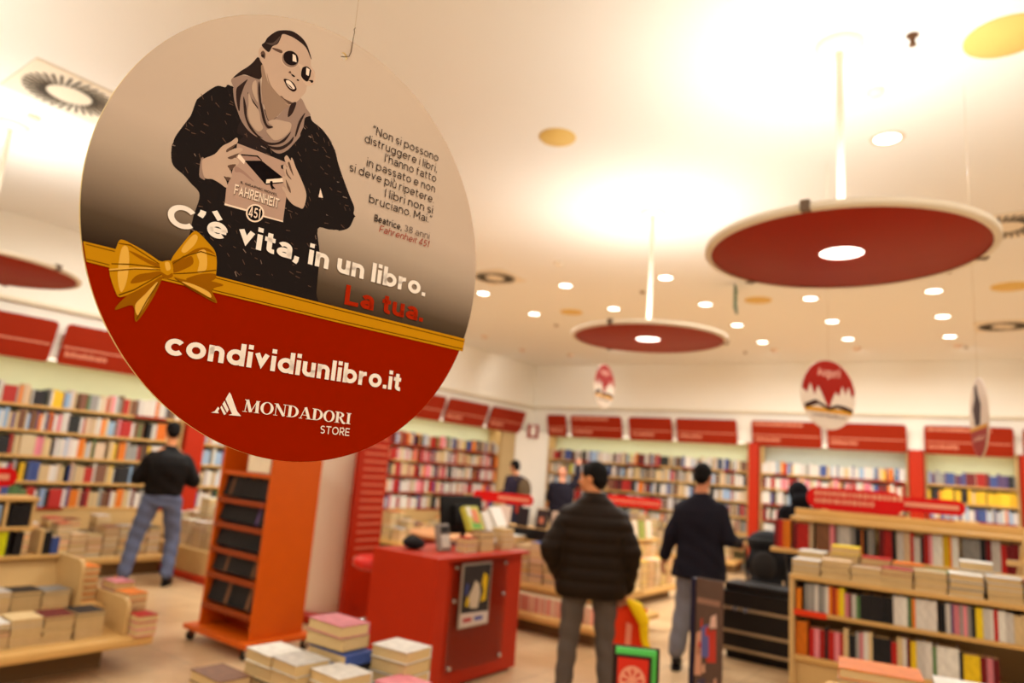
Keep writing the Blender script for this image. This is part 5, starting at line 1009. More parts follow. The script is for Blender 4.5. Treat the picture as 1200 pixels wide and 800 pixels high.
art(po, 'yellow_shape', (214,176,20), [(-.12,-.07),(-.08,-.08),(-.07,-.03),(-.10,.0)], -.0072); art(po, 'blue_shape', (60,70,130), [(-.13,.0),(-.10,.01),(-.09,.07),(-.12,.09)], -.0074)
# things on the counter
t = thing('monitor', 'black monitor seen from behind on the far side of the red counter', 'monitor', (5.32, 4.58, .911), PI/2-.12)
M_ = Matrix.Translation((0,0,.235)) @ Matrix.Rotation(-.18, 4, 'X')
o = obj('screen_housing', bbox(-.23,.23,-.02,.02,-.15,.155,.012), black, t); o.matrix_local = M_
o = obj('rear_bulge', bbox(-.12,.12,-.055,-.02,-.1,.08,.012), black, t); o.matrix_local = M_
bm = bmesh.new(); tube(bm, [(0,-.03,.01),(0,-.035,.22)], .02, 12); obj('stand_neck', bm, black, t); obj('stand_foot', bbox(-.1,.1,-.09,.06,0,.012,.004), black, t)
t = thing('card_terminal', 'grey and white payment terminal on the near corner of the red counter', 'payment terminal', (5.60, 4.08, .911), PI/2)
o = obj('body', bbox(-.06,.06,-.02,.03,0,.2,.012), pm('terminal_grey', (150,138,128), .5, var=.3, scale=60), t); o.matrix_local = Matrix.Rotation(-.25, 4, 'X')
for i in range(3):
    for j in range(3): bm = bmesh.new(); box(bm, -.04+i*.03, -.02+i*.03, -.026, -.02, .03+j*.03, .05+j*.03); k_ = obj('key', bm, white, o)
bm = bmesh.new(); box(bm, -.045,.045,-.024,-.02,.13,.18); obj('display', bm, black, o)
t = thing('black_pouch', 'black slumped pouch at the left end of the red counter top', 'pouch', (5.42, 3.93, .911))
bm = bmesh.new(); ellipsoid(bm, (0,0,.045), (.10,.07,.045)); obj('body', bm, pm('black_cloth', (26,22,24), .8, bump=.4), t); bm = bmesh.new(); tube(bm, [(-.07,0,.08),(-.02,0,.10),(.05,0,.085)], .008, 8); obj('zip', bm, darkgrey, t)
CM = Matrix.Translation((5.74, 0, 0)) @ Matrix.Rotation(PI/2, 4, 'Z')
book_pile(CM, 4.24, .06, .91, .14, .1, 2, .055, 'the stack beside the counter terminal', 'red and white stack on the counter', ['white','red'])
book_pile(CM, 4.44, .06, .91, .16, .1, 3, .05, 'the stack before the green magazine', 'stack before the green magazine', ['cream','beige','brown'])
book_pile(CM, 4.72, .08, .91, .15, .12, 4, .042, 'the stack under the white booklets', 'stack under the white booklets', ['white','cream','white','cream'])
def leaning(label, x, y, z, w, hh, T, col, yaw, tilt, arts=()):
    t = thing('magazine', label, 'magazine', (x, y, z), yaw)
    o = obj('cover', bbox(-w/2, w/2, 0, T, 0, hh, .002, 1), pm('mag_%d_%d_%d' % col, col, .4, var=.05), t); o.matrix_local = Matrix.Rotation(-tilt, 4, 'X') 
    for nm, c_, pts in arts: art(o, nm, c_, pts, -.001)
    return t
leaning('green and yellow magazine tilted back on the red counter', 5.62, 4.44, 1.062, .17, .20, .05, (196,190,70), PI/2, .5, [('green_patch', (110,170,60), [(-.06,.01),(.06,.01),(.05,.08),(-.05,.07)]), ('orange_patch', (222,130,80), [(-.03,.06),(.05,.05),(.06,.17),(-.02,.17)]), ('white_patch', (230,220,200), [(-.07,.12),(-.02,.10),(-.02,.19),(-.07,.19)])])
leaning('white booklet tilted back beside the green magazine on the red counter', 5.66, 4.62, .965, .10, .26, .04, (232,222,210), PI/2, .5)
leaning('white booklet pack tilted back at the right end of the red counter', 5.62, 4.76, 1.08, .15, .18, .05, (240,232,222), PI/2, .55)
# stool
t = thing('red_stool', 'round red seated bar stool left of the red counter', 'stool', (4.98, 4.02, 0))
bm = bmesh.new(); lathe(bm, [(0,.70),(.17,.70),(.205,.73),(.205,.765),(.18,.79),(.0,.795)], 32); obj('seat', bm, pm('stool_red', (214,40,30), .35, coat=.3), t)
bm = bmesh.new(); lathe(bm, [(.024,.02),(.024,.70)], 16); obj('stem', bm, white, t)
bm = bmesh.new(); lathe(bm, [(0,0),(.2,0),(.2,.01),(.03,.035),(0,.035)], 32); obj('base', bm, chrome, t)
bm = bmesh.new(); tube(bm, [(.12*math.cos(a), .12*math.sin(a), .30) for a in (2*PI*k/20 for k in range(21))], .01, 8, False); fr_ = obj('foot_ring', bm, chrome, t); bm = bmesh.new(); tube(bm, [(-.12,0,.3),(.12,0,.3)], .007, 8); obj('spoke', bm, chrome, fr_)
# round topped desk behind the counter
t = thing('round_desk', 'round tan topped red desk behind the red counter', 'desk', (4.66, 5.40, 0))
bm = bmesh.new(); lathe(bm, [(0,.86),(.5,.86),(.52,.88),(.5,.90),(0,.90)], 40); obj('top', bm, pm('tan_top', (214,150,96), .35), t)
bm = bmesh.new(); lathe(bm, [(.42,0),(.42,.86)], 40); obj('drum', bm, red, t)
bm = bmesh.new(); lathe(bm, [(.44,.70),(.50,.71),(.50,.80),(.44,.81)], 40); obj('upper_band', bm, pm('pink_band', (226,96,76), .4), t)
for i, (x, y, c_) in enumerate(((4.35,5.5,(188,30,30)),(4.6,5.6,(160,24,50)),(4.85,5.5,(226,196,160)))):
    bm = bmesh.new(); lathe(bm, [(0,0),(.03,0),(.032,.10),(.015,.14),(.0,.14)], 16); tag(obj('small_jar', bm, pm('jar_%d' % i, c_, .4), loc=(x, y, .901)), ['small red jar on the round tan desk','small crimson jar on the round tan desk','small cream jar on the round tan desk'][i], 'jar')

# ------------------------------------------------------------------ gondola behind the counter (left of the man in brown)
def gondola(label, x0, x1, y0, y1):
    t = thing('display_gondola', label, 'display unit')
    obj('board', bbox(x0, x1, y0, y1, .11, .18, .03, 4), wood2, t); bm = bmesh.new(); box(bm, x0+.1, x1-.1, y0+.1, y1-.1, 0, .11); obj('plinth', bm, kick, t)
    return t
t = gondola('beech display unit left of the man in the brown jacket', 4.05, 5.92, 5.92, 7.3)
obj('step', bbox(4.15, 5.82, 6.16, 7.1, .36, .41, .01), wood2, t); obj('step_riser', bbox(4.15, 5.82, 6.18, 6.2, .18, .36, .003, 1), wood, t)
obj('centre_case', bbox(4.2, 5.78, 6.45, 6.8, .41, .80, .006), wood, t); obj('black_band', bbox(4.2, 5.80, 6.40, 6.42, .82, .94, .004, 1), black, t); obj('centre_shelf', bbox(4.2, 5.8, 6.38, 6.85, .80, .82, .004, 1), wood2, t)
ML = Matrix.Identity(4)
x = 4.15
while x < 5.8:
    sbook(ML, x, .018, 6.02, .13, .181, .15, jig((226,150,130) if rnd.random() < .6 else (230,210,180), 10)); x += .02
for i in range(9): flatpile(ML, 4.3+i*.18, 6.30, .41, .16, .2, 9, .042+.004*(i%3))
for i, (x, c_) in enumerate([(4.35,(230,220,205)),(4.6,(40,36,40)),(4.85,(60,50,50)),(5.05,(200,180,160)),(5.2,(36,36,40)),(5.42,(210,180,140)),(5.62,(90,80,70))]):
    leaning(['white','black','dark photo','pale','black glossy','tan','brown'][i]+' booklet standing above the black band behind the red counter', x, 6.5, .945, .15, .2, .012, c_, 0, .12, [('face_patch', (200,120,90), [(-.03,.05),(.03,.05),(.03,.12),(-.03,.12)])] if i in (2,4) else ())
obj('rear_ledge', bbox(4.2, 5.8, 6.46, 6.62, .925, .944, .003, 1), wood2, t)
t = gondola('beech display unit with colourful books between the brown and navy jackets', 3.6, 5.22, 7.9, 9.5)
obj('step', bbox(3.9, 5.02, 8.15, 9.3, .42, .46, .01), wood2, t); obj('step_riser', bbox(5.0, 5.02, 8.15, 9.3, .18, .42, .003, 1), wood, t); obj('centre_case', bbox(4.1, 4.6, 8.3, 9.2, .46, .98, .006), wood, t)
obj('upper_board', bbox(4.05, 5.0, 8.2, 9.3, .74, .77, .006), wood2, t)
for i in range(7): flatpile(Matrix.Translation((5.1,0,0)) @ Matrix.Rotation(PI/2,4,'Z'), 8.1+i*.2, .03, .18, .17, .2, 10, .035, cov=[(230,150,110),(236,220,200),(240,200,60)][i%3])
for i in range(5): flatpile(ML, 4.2+i*.2, 8.03, .18, .17, .2, 11, .038, cov=[(226,120,90),(236,220,200),(200,60,50)][i%3])
for i in range(6): flatpile(Matrix.Translation((4.9,0,0)) @ Matrix.Rotation(PI/2,4,'Z'), 8.25+i*.18, .0, .46, .16, .18, 6, .042, cov=[(240,190,60),(226,120,60),(236,226,210)][i%3])
for i in range(5): flatpile(ML, 4.1+i*.2, 8.28, .46, .17, .2, 6, .042, cov=[(226,80,60),(236,220,200),(240,200,60)][i%3])
for i, (x, c_, nm) in enumerate([(4.3,(90,96,60),'olive'),(4.5,(236,130,70),'orange'),(4.72,(206,60,34),'red orange with round emblem'),(4.93,(228,206,190),'pale')]):
    leaning(nm+' picture book standing face out below the red capsule sign', x, 8.24, .775, .17, .24, .02, c_, 0, .12, [('round_patch', (236,120,80), [(.05*math.cos(a), .11+.06*math.sin(a)) for a in (PI*2*k/12 for k in range(12))])] if i == 2 else ())
for i, (y, c_, nm) in enumerate([(8.35,(226,90,60),'red'),(8.58,(232,214,190),'cream'),(8.8,(150,160,80),'green'),(9.02,(232,214,190),'white and tan')]):
    leaning(nm+' picture book facing the aisle on the middle display unit', 4.98, y, .775, .17, .24, .02, c_, PI/2, .12)

STAND_PATCH = []
# ------------------------------------------------------------------ tables at the bottom edge
def low_table(label, x0, x1, y0, y1, z):
    t = thing('display_table', label, 'table'); obj('table_top', bbox(x0, x1, y0, y1, z-.03, z, .006), wood2, t)
    for x in (x0+.04, x1-.08):
        for y in (y0+.04, y1-.08): obj('leg', bbox(x, x+.04, y, y+.04, 0, z-.03, .003, 1), wood, t)
low_table('low table under the central book piles at the bottom edge', 6.60, 7.36, 1.5, 2.2, .62)
def pil(x, y, z, w, d, n, T, lab, cols, fore=True, ang=0):
    return book_pile(Matrix.Translation((x, y, 0)) @ Matrix.Rotation(ang, 4, 'Z'), 0, 0, z, w, d, n, T, lab, 'central book piles at the bottom edge', cols, fore)
pil(6.94, 1.97, .62, .14, .23, 5, .040, 'the tallest central pile', ['cream','black','blue','black','blue'], False, PI/2); pil(6.91, 1.97, .821, .21, .14, 2, .047, 'the crown of the tallest central pile', ['cream','pink'])
pil(7.14, 2.10, .62, .18, .15, 5, .046, 'the white topped central pile', ['cream','grey','white','cream','white'], True, .1)
pil(6.77, 1.79, .62, .16, .15, 4, .0475, 'the left front central pile', ['cream','black','cream','white']); pil(6.93, 1.79, .62, .15, .15, 4, .046, 'the middle front central pile', ['cream','beige','cream','white'])
pil(7.10, 1.84, .62, .17, .15, 4, .044, 'the right front central pile', ['blue','cream','cream','white'], True, -.05); pil(7.28, 1.98, .62, .15, .14, 4, .038, 'the dark spined central pile', ['black','black','brown','pink'], False)
pil(6.71, 1.61, .62, .2, .13, 3, .038, 'the lowest left central pile', ['cream','cream','brown']); pil(6.88, 1.60, .62, .12, .13, 2, .03, 'the low red central pile', ['red','red'])
low_table('low table under the orange topped piles at the lower right edge', 8.35, 9.25, 3.0, 3.7, .70)
book_pile(Matrix.Translation((8.62, 3.34, 0)) @ Matrix.Rotation(.15, 4, 'Z'), 0, 0, .70, .30, .22, 4, .045, 'the orange topped pile at the lower right edge', 'orange topped pile at the lower right edge', ['white','cream','white','orange'])
book_pile(Matrix.Translation((8.96, 3.36, 0)) @ Matrix.Rotation(.15, 4, 'Z'), 0, 0, .70, .30, .22, 4, .043, 'the white topped pile at the lower right edge', 'white topped pile at the lower right edge', ['white','orange','white','white'])
low_table('low table carrying the green edged boxed books', 7.55, 8.15, 2.5, 3.0, .58)
t = thing('boxed_book', 'upright boxed book with red cover, pale round ornament and green edges at the bottom centre', 'book', (7.83, 2.74, .581), .50)
o = obj('green_back_box', bbox(-.08, .085, .03, .06, 0, .285, .003, 1), pm('box_green', (84,190,80), .4), t); obj('dark_back_edge', bbox(-.09, .10, .062, .072, 0, .29, .002, 1), pm('dark_brown_edge', (52,28,24), .5), t)
obj('green_front_box', bbox(-.08, .078, .01, .028, 0, .278, .003, 1), pm('box_green', (84,190,80), .4), t)
o = obj('front_cover', bbox(-.082, .064, -.004, .008, 0, .268, .002, 1), pm('dark_brown_edge', (52,28,24), .5), t)
art(o, 'red_field', (206,44,24), [(-.072,.03),(.05,.03),(.05,.258),(-.072,.258)], -.0045)
art(o, 'round_ornament', (230,150,120), [(-.012+.052*math.cos(a), .175+.055*math.sin(a)) for a in (2*PI*k/24 for k in range(24))], -.005)
for k in range(8):
    a = 2*PI*k/8; art(o, 'petal', (200,60,40), [(-.012+r_*math.cos(a+da), .175+r_*math.sin(a+da)) for r_, da in ((.012,0),(.034,.22),(.046,0),(.034,-.22))], -.0055)
art(o, 'dark_band', (70,22,18), [(-.072,.03),(.05,.03),(.05,.115),(-.072,.105)], -.0048)
pr_ = random.Random(8)
for k in range(16):
    x0 = pr_.uniform(-.04, .085); z0 = pr_.uniform(.08, .80); w_ = pr_.uniform(.012, .03); h2 = pr_.uniform(.02, .07)
    STAND_PATCH.append((x0, z0, w_, h2, pr_.choice([(190,60,44),(96,96,150),(214,160,130),(60,48,60),(226,190,170),(150,90,60)])))
# black case and pushchair
t = thing('black_case', 'long black display case with silver edging strips behind the low bookcase', 'display case')
blk = pm('case_black', (30,24,20), .45, var=.1)
obj('body', bbox(6.76, 8.3, 6.72, 7.10, .07, .60, .008), blk, t); obj('lid', bbox(6.80, 8.28, 6.76, 7.08, .602, .67, .012), blk, t)
for z in (.10, .25, .45): bm = bmesh.new(); box(bm, 6.755, 8.3, 6.705, 6.719, z-.012, z+.012); obj('silver_strip', bm, pm('dull_silver', (180,160,130), .35, .8), t)
bm = bmesh.new(); box(bm, 6.82, 8.2, 6.78, 7.05, 0, .07); obj('foot', bm, blk, t)
bm = bmesh.new(); tube(bm, [(6.92,6.70,.45),(6.92,6.69,.45)], .022, 14); obj('lock', bm, chrome, t); bm = bmesh.new(); tube(bm, [(7.02,6.70,.45),(7.02,6.69,.45)], .02, 14); obj('lock', bm, chrome, t)
t = thing('pushchair', 'black folded pushchair in front of the navy jacket man, beyond the black case', 'pushchair', (6.98, 7.48, 0), .1)
clo = pm('pushchair_cloth', (24,22,24), .8, bump=.3)
TS = bpy.data.scenes.new('workbench')
def blob(parts, vox=.02, sm=3, name='m'):
    bm = bmesh.new(); parts(bm); me = bpy.data.meshes.new(name); bm.to_mesh(me); bm.free()
    o = bpy.data.objects.new('tmp', me); TS.collection.objects.link(o)
    r = o.modifiers.new('r', 'REMESH'); r.mode = 'VOXEL'; r.voxel_size = vox; r.use_smooth_shade = True
    s = o.modifiers.new('s', 'SMOOTH'); s.iterations = sm; s.factor = .5
    TS.view_layers[0].update(); dg = TS.view_layers[0].depsgraph; m2 = bpy.data.meshes.new_from_object(o.evaluated_get(dg)); bpy.data.objects.remove(o); m2.name = name
    return m2
def pcs(bm):
    ellipsoid(bm, (0,0,.80), (.20,.14,.22)); ellipsoid(bm, (0,.05,1.0), (.21,.17,.14)); ellipsoid(bm, (0,-.05,.62), (.17,.16,.10))
obj('seat_shell', blob(pcs, .02), clo, t)
for s_ in (-1, 1):
    bm = bmesh.new(); tube(bm, [(s_*.19,-.30,1.05),(s_*.19,-.12,.95),(s_*.20,.12,.35),(s_*.20,.25,.10)], .013, 10); obj('side_tube', bm, darkgrey, t)
    bm = bmesh.new(); tube(bm, [(s_*.19,.1,.75),(s_*.21,-.22,.12)], .012, 10); obj('rear_tube', bm, darkgrey, t)
    for y in (-.22, .27): bm = bmesh.new(); tube(bm, [(s_*.21-.015,y,.085),(s_*.21+.015,y,.085)], .085, 20); w_ = obj('wheel', bm, black, t); bm = bmesh.new(); tube(bm, [(s_*.21-.018,y,.085),(s_*.21+.018,y,.085)], .03, 12); obj('hub', bm, chrome, w_)
bm = bmesh.new(); tube(bm, [(-.19,-.30,1.05),(.19,-.30,1.05)], .016, 10); obj('handle_bar', bm, black, t)
bm = bmesh.new(); ellipsoid(bm, (0,-.15,.80), (.12,.05,.14)); obj('back_pocket', bm, pm('pocket_cloth', (44,40,38), .8), t)
# narrow standee
t = thing('poster_stand', 'narrow dark poster stand with a red and blue picture before the navy jacket man', 'poster stand', (7.66, 3.93, 0), -.10)
obj('side_post', bbox(-.07, -.045, -.02, .03, 0, 1.03, .003, 1), pm('post_navy', (36,30,52), .4), t)
o = obj('panel', bbox(-.044, .115, -.008, .008, .03, 1.035, .002, 1), pm('panel_brown', (96,72,60), .5, var=.2, scale=12), t)
obj('foot', bbox(-.16, .16, -.16, .16, 0, .015, .004, 1), black, t)
art(o, 'title_band', (150,110,90), [(-.035,.90),(.10,.90),(.10,.93),(-.035,.93)], -.0085)
for k, (c_, x0, x1, z0, z1) in enumerate([((190,60,44),.02,.06,.60,.78),((96,96,150),-.01,.03,.62,.80),((210,150,120),-.03,.0,.52,.76),((222,180,160),.03,.06,.78,.86),((70,60,80),-.02,.02,.40,.52),((186,130,100),.0,.05,.36,.5),((200,90,50),.01,.04,.25,.36),((120,110,140),-.03,.01,.20,.34)]):
    art(o, 'picture_patch', c_, [(x0*1.4,z0),(x1*1.4,z0+.01),(x1*1.4-.005,z1),(x0*1.4+.008,z1-.02)], -.0085-.0003*k)
for k, (x0, z0, w_, h2, c_) in enumerate(STAND_PATCH): art(o, 'picture_patch', c_, [(x0,z0),(min(.112,x0+w_),z0+.006),(min(.112,x0+w_*.8),z0+h2),(x0+.003,z0+h2*.8)], -.0115-.0002*k)

# ================================================================== PEOPLE
def cone(bm, a, b, ra, rb, n=14, fl=(1, 1), side=None):
    "closed tapered limb piece with rounded ends, optionally flattened"
    a, b = Vector(a), Vector(b); d = (b-a).normalized()
    s = Vector(side) if side else (Vector((1,0,0)) if abs(d.x) < .8 else Vector((0,1,0)))
    u = (s - d*s.dot(d)).normalized(); v = d.cross(u); rings = []; L = (b-a).length
    prof = [(-.9*ra, .35), (-.6*ra, .8), (0, 1)]
    pr = [(-ra*.95, ra*.30), (-ra*.6, ra*.8), (0, ra)] + [(L*k/4, ra+(rb-ra)*k/4) for k in (1, 2, 3)] + [(L, rb), (L+rb*.6, rb*.8), (L+rb*.95, rb*.30)]
    for z, r in pr: rings.append([bm.verts.new(a+d*z+u*math.cos(t)*r*fl[0]+v*math.sin(t)*r*fl[1]) for t in (2*PI*k/n for k in range(n))])
    for p, q in zip(rings, rings[1:]):
        for k in range(n): bm.faces.new((p[k], p[(k+1)%n], q[(k+1)%n], q[k]))
    bm.faces.new(rings[0][::-1]); bm.faces.new(rings[-1])
def limb(bm, pts, rs, fl=(1,1)):
    for i in range(len(pts)-1): cone(bm, pts[i], pts[i+1], rs[i], rs[i+1], fl=fl)
def loft(bm, rings, n=24, pw=2.4):
    "closed superellipse loft; rings (x, y, z, rx, ry)"
    R_ = []
    for x, y, z, rx, ry in rings:
        rr = []
        for k in range(n):
            t = 2*PI*k/n; c_, s_ = math.cos(t), math.sin(t)
            rr.append(bm.verts.new((x+rx*abs(c_)**(2/pw)*(1 if c_ >= 0 else -1), y+ry*abs(s_)**(2/pw)*(1 if s_ >= 0 else -1), z)))
        R_.append(rr)
    for p, q in zip(R_, R_[1:]):
        for k in range(n): bm.faces.new((p[k], p[(k+1)%n], q[(k+1)%n], q[k]))
    bm.faces.new(R_[0][::-1]); bm.faces.new(R_[-1])
SKIN = {'light': (226,160,118), 'tan': (206,136,92)}
def head_mesh(hd, yaw, pitch, s=1.0):
    "head with brow, nose, lips, chin and ears; faces +y in its own frame"
    M = Matrix.Translation(hd) @ Matrix.Rotation(yaw, 4, 'Z') @ Matrix.Rotation(pitch, 4, 'X') @ Matrix.Scale(s, 4)
    def f(bm):
        def E(c, r): ellipsoid(bm, M @ Vector(c), r, 18, 12, M.to_3x3())
        E((0,-.012,.028), (.074,.094,.088)); E((0,.022,-.035), (.058,.066,.075)); E((0,.052,-.085), (.026,.024,.024))
        E((0,.068,.022), (.050,.018,.014)); cone(bm, M @ Vector((0,.083,.018)), M @ Vector((0,.100,-.022)), .009*s, .014*s); E((0,.093,-.028), (.017,.013,.010))
        E((0,.080,-.056), (.024,.012,.007)); E((0,.078,-.068), (.021,.012,.008))
        for q in (-1, 1): E((q*.074,-.008,-.008), (.009,.019,.032)); E((q*.035,.048,-.025), (.022,.022,.028))
    return f, M
def hand_mesh(wr, dirv, palm, side, curl=.5, s=1.0):
    "palm with four fingers and a thumb; dirv along the hand, palm = palm normal, side = thumb side"
    d = Vector(dirv).normalized(); p = Vector(palm); p = (p-d*p.dot(d)).normalized(); t = Vector(side); t = (t-d*t.dot(d)-p*t.dot(p)).normalized(); W_ = Vector(wr)
    def f(bm):
        cone(bm, W_-d*.03*s, W_+d*.01*s, .024*s, .027*s, fl=(1,1))
        for k in (-1.2, 0, 1.2): cone(bm, W_+t*k*.010*s+d*.015*s, W_+t*k*.020*s+d*.078*s, .016*s, .0135*s)
        for i, (off, L) in enumerate(((.031,.070),(.011,.080),(-.009,.074),(-.028,.056))):
            b0 = W_+t*off*s+d*.085*s; c0 = curl*.55; d1 = (d*math.cos(c0)+p*math.sin(c0)); d2 = (d*math.cos(c0*2.3)+p*math.sin(c0*2.3)); d3 = (d*math.cos(c0*3.4)+p*math.sin(c0*3.4))
            p1 = b0+d1*L*.45*s; p2 = p1+d2*L*.32*s; p3 = p2+d3*L*.24*s
            cone(bm, b0-d*.012*s, p1, .0098*s, .0088*s, 10); cone(bm, p1, p2, .0088*s, .0080*s, 10); cone(bm, p2, p3, .0080*s, .0065*s, 10)
        b0 = W_+t*.022*s+d*.022*s; q1 = b0+(t*.75+d*.6+p*.25).normalized()*.042*s; q2 = q1+(t*.25+d*.9+p*.5*curl).normalized()*.032*s
        cone(bm, b0, q1, .014*s, .011*s, 10); cone(bm, q1, q2, .011*s, .008*s, 10)
    return f
def merge(meshes, name):
    bm = bmesh.new()
    for m_ in meshes: bm.from_mesh(m_)
    me = bpy.data.meshes.new(name); bm.to_mesh(me); bm.free()
    for p in me.polygons: p.use_smooth = True
    return me
def displace(me, fn):
    ns = [v.normal.copy() for v in me.vertices]; co = []
    for v, n in zip(me.vertices, ns): co.extend(v.co + fn(v.co, n))
    me.vertices.foreach_set('co', co); me.update()
def person(label, loc, rot, J, skin, top, topmat, legmat, shoemat, hairmat, headyaw=0, headpitch=0, extra=None, vox=.011, hands=(None, None), hair='short', hairfn=None, quilt=False, group=None):
    """J: joint table in metres, figure faces +y.  top: rings of the jacket + sleeve radii"""
    t = thing('person', label, 'person', (loc[0], loc[1], 0), rot, group)
    def body(bm):
        loft(bm, [(0,0,J['hip']-.06,.15,.10),(0,0,J['hip']+.04,.16,.11),(0,0,J['waist'],.135,.095),(0,0,J['chest'],.165,.11),(0,-.005,J['sh']-.03,.155,.085),(0,-.005,J['sh']+.03,.09,.06)])
        cone(bm, (0,-.005,J['sh']), Vector(J['head'])+Vector((0,-.015,-.06)), .058, .052)
        for k in 'LR':
            limb(bm, J['arm'+k], (.052,.042,.028)); limb(bm, J['leg'+k][:3], (.085,.058,.042))
            a = Vector(J['leg'+k][2]); to = Vector(J['leg'+k][3]); cone(bm, a+Vector((0,0,-.02)), (to.x, to.y, to.z+.02), .038, .028)
    hf, HM = head_mesh(Vector(J['head']), headyaw, headpitch)
    parts = [blob(body, vox, 4), blob(hf, .0065 if vox < .013 else .010, 3)]
    for k, hnd in zip('LR', hands):
        if hnd: parts.append(blob(hand_mesh(J['arm'+k][2], *hnd), .0045, 2))
    bd = obj('body', merge(parts, 'body'), pm('skin_'+label[:10].replace(' ', '_'), skin, .5, var=.04), t)
    for q in (-1, 1):                                           # eyes and brows
        bm = bmesh.new(); ellipsoid(bm, HM @ Vector((q*.030,.073,.004)), (.0115,.010,.0075), 12, 8, HM.to_3x3()); e = obj('eye', bm, pm('eye_white', (236,226,214), .3, var=0), t)
        bm = bmesh.new(); ellipsoid(bm, HM @ Vector((q*.030,.0805,.004)), (.0048,.004,.0048), 10, 6, HM.to_3x3()); obj('iris', bm, pm('iris', (40,26,18), .2, var=0), e)
        bm = bmesh.new(); ellipsoid(bm, HM @ Vector((q*.031,.082,.024)), (.018,.006,.0035), 10, 6, HM.to_3x3()); obj('eyebrow', bm, hairmat, t)
    bm = bmesh.new(); ellipsoid(bm, HM @ Vector((0,.0885,-.061)), (.022,.007,.0045), 14, 6, HM.to_3x3()); obj('lips', bm, pm('lips', (176,90,76), .5), t)
    if hair:
        def hf2(bm):
            def E(c, r): ellipsoid(bm, HM @ Vector(c), r, 18, 12, HM.to_3x3())
            E((0,-.020,.038), (.081,.098,.088)); E((0,-.052,-.005), (.072,.060,.070)); E((0,.022,.085), (.055,.052,.030))
            if hair == 'short': E((0,-.055,-.045), (.055,.040,.035))
            if hair == 'long': E((0,-.06,-.08), (.075,.055,.10)); E((.05,-.02,-.06), (.03,.05,.10)); E((-.05,-.02,-.06), (.03,.05,.10))
            if hair == 'hood': E((0,-.02,.03), (.105,.12,.115)); E((0,-.06,-.09), (.12,.10,.09))
        obj('hood' if hair == 'hood' else 'hair', blob(hf2, .008, 2), hairmat, t)
    # trousers
    def tro(bm):
        h_ = J['hip']; loft(bm, [(0,-.005,h_-.10,.168,.118),(0,-.008,h_,.176,.128),(0,0,h_+.06,.165,.115),(0,0,h_+.12,.155,.105)])
        lr = J.get('legr', (.102,.076,.066))
        for k in 'LR':
            a, b_, c_ = [Vector(p) for p in J['leg'+k][:3]]; limb(bm, [a, b_, c_+Vector((0,0,.035))], lr)
            pass
    m_ = blob(tro, .013, 3)
    rr = random.Random(5)
    displace(m_, lambda c, n: n*.004*math.sin(c.z*46+c.x*20+math.sin(c.y*30)))
    obj('trousers', m_, legmat, t)
    for k in 'LR':
        a = Vector(J['leg'+k][2]); to = Vector(J['leg'+k][3]); d = (to-a); d.z = 0; d = d.normalized() if d.length > .01 else Vector((0,1,0)); sv = Vector((-d.y, d.x, 0)); zf = to.z-.045
        def shoe(bm):
            R3 = Matrix(((sv.x, d.x, 0), (sv.y, d.y, 0), (0,0,1)))
            c0 = Vector((a.x, a.y, 0))
            ellipsoid(bm, c0+d*.0+Vector((0,0,max(0,a.z-.10)+.045)), (.042,.055,.045), 14, 9, R3); ellipsoid(bm, c0+d*.10+Vector((0,0,zf+.038)), (.050,.095,.038), 14, 9, R3)
            cone(bm, c0+Vector((0,0,max(0,a.z-.10)+.05)), a+Vector((0,0,.0)), .042, .044); cone(bm, c0+Vector((0,0,max(0,a.z-.10)+.03)), c0+d*.13+Vector((0,0,zf+.03)), .036, .028)
        m_ = blob(shoe, .010, 2); lo = min(v.co.z for v in m_.vertices)
        for v in m_.vertices:
            if to.z < .06: v.co.z = max(v.co.z - 0, .012) if v.co.z < .012 else v.co.z
        sh_ = obj('shoe', m_, shoemat, t)
        if to.z < .06: bm = bmesh.new(); R4 = Matrix(((sv.x, d.x, 0, a.x+d.x*.055), (sv.y, d.y, 0, a.y+d.y*.055), (0,0,1,0), (0,0,0,1))); loft(bm, [(0,0,0,.044,.14),(0,0,.018,.046,.142)]); bm.transform(R4); obj('sole', bm, pm('sole', (24,20,18), .7), sh_)
    # jacket
    def jk(bm):
        loft(bm, top['rings'])
        for k in 'LR': limb(bm, [Vector(J['arm'+k][0]), Vector(J['arm'+k][1]), Vector(J['arm'+k][1]).lerp(Vector(J['arm'+k][2]), top.get('cuff', .93))], top['sl'])
        if 'collar' in top: loft(bm, top['collar'])
    m_ = blob(jk, .012, 4)
    if quilt:
        displace(m_, lambda c, n: Vector((n.x, n.y, n.z*.3))*(.010*abs(math.sin(PI*c.z/.085))**.6 - .007))
    else:
        displace(m_, lambda c, n: n*.0035*math.sin(c.z*30+c.x*24+2*math.sin(c.y*18+c.z*9)))
    obj(top['name'], m_, topmat, t)
    if extra: extra(t, HM)
    return t
def joints(h_=1.75, **kw):
    k = h_/1.75
    J = dict(hip=.93*k, waist=1.08*k, chest=1.30*k, sh=1.44*k, head=(0,.015,1.645*k), armL=[(-.185*k,0,1.41*k),(-.22*k,-.03,1.14*k),(-.22*k,.06,.90*k)], armR=[(.185*k,0,1.41*k),(.22*k,-.03,1.14*k),(.22*k,.06,.90*k)],
             legL=[(-.09*k,0,.90*k),(-.10*k,.02,.50*k),(-.11*k,-.02,.09*k),(-.13*k,.13,.045)], legR=[(.09*k,0,.90*k),(.10*k,.02,.50*k),(.11*k,-.02,.09*k),(.13*k,.13,.045)])
    J.update(kw); return J
hairb = pm('hair_black', (16,11,9), .6, var=.2, scale=60, spec=.12)
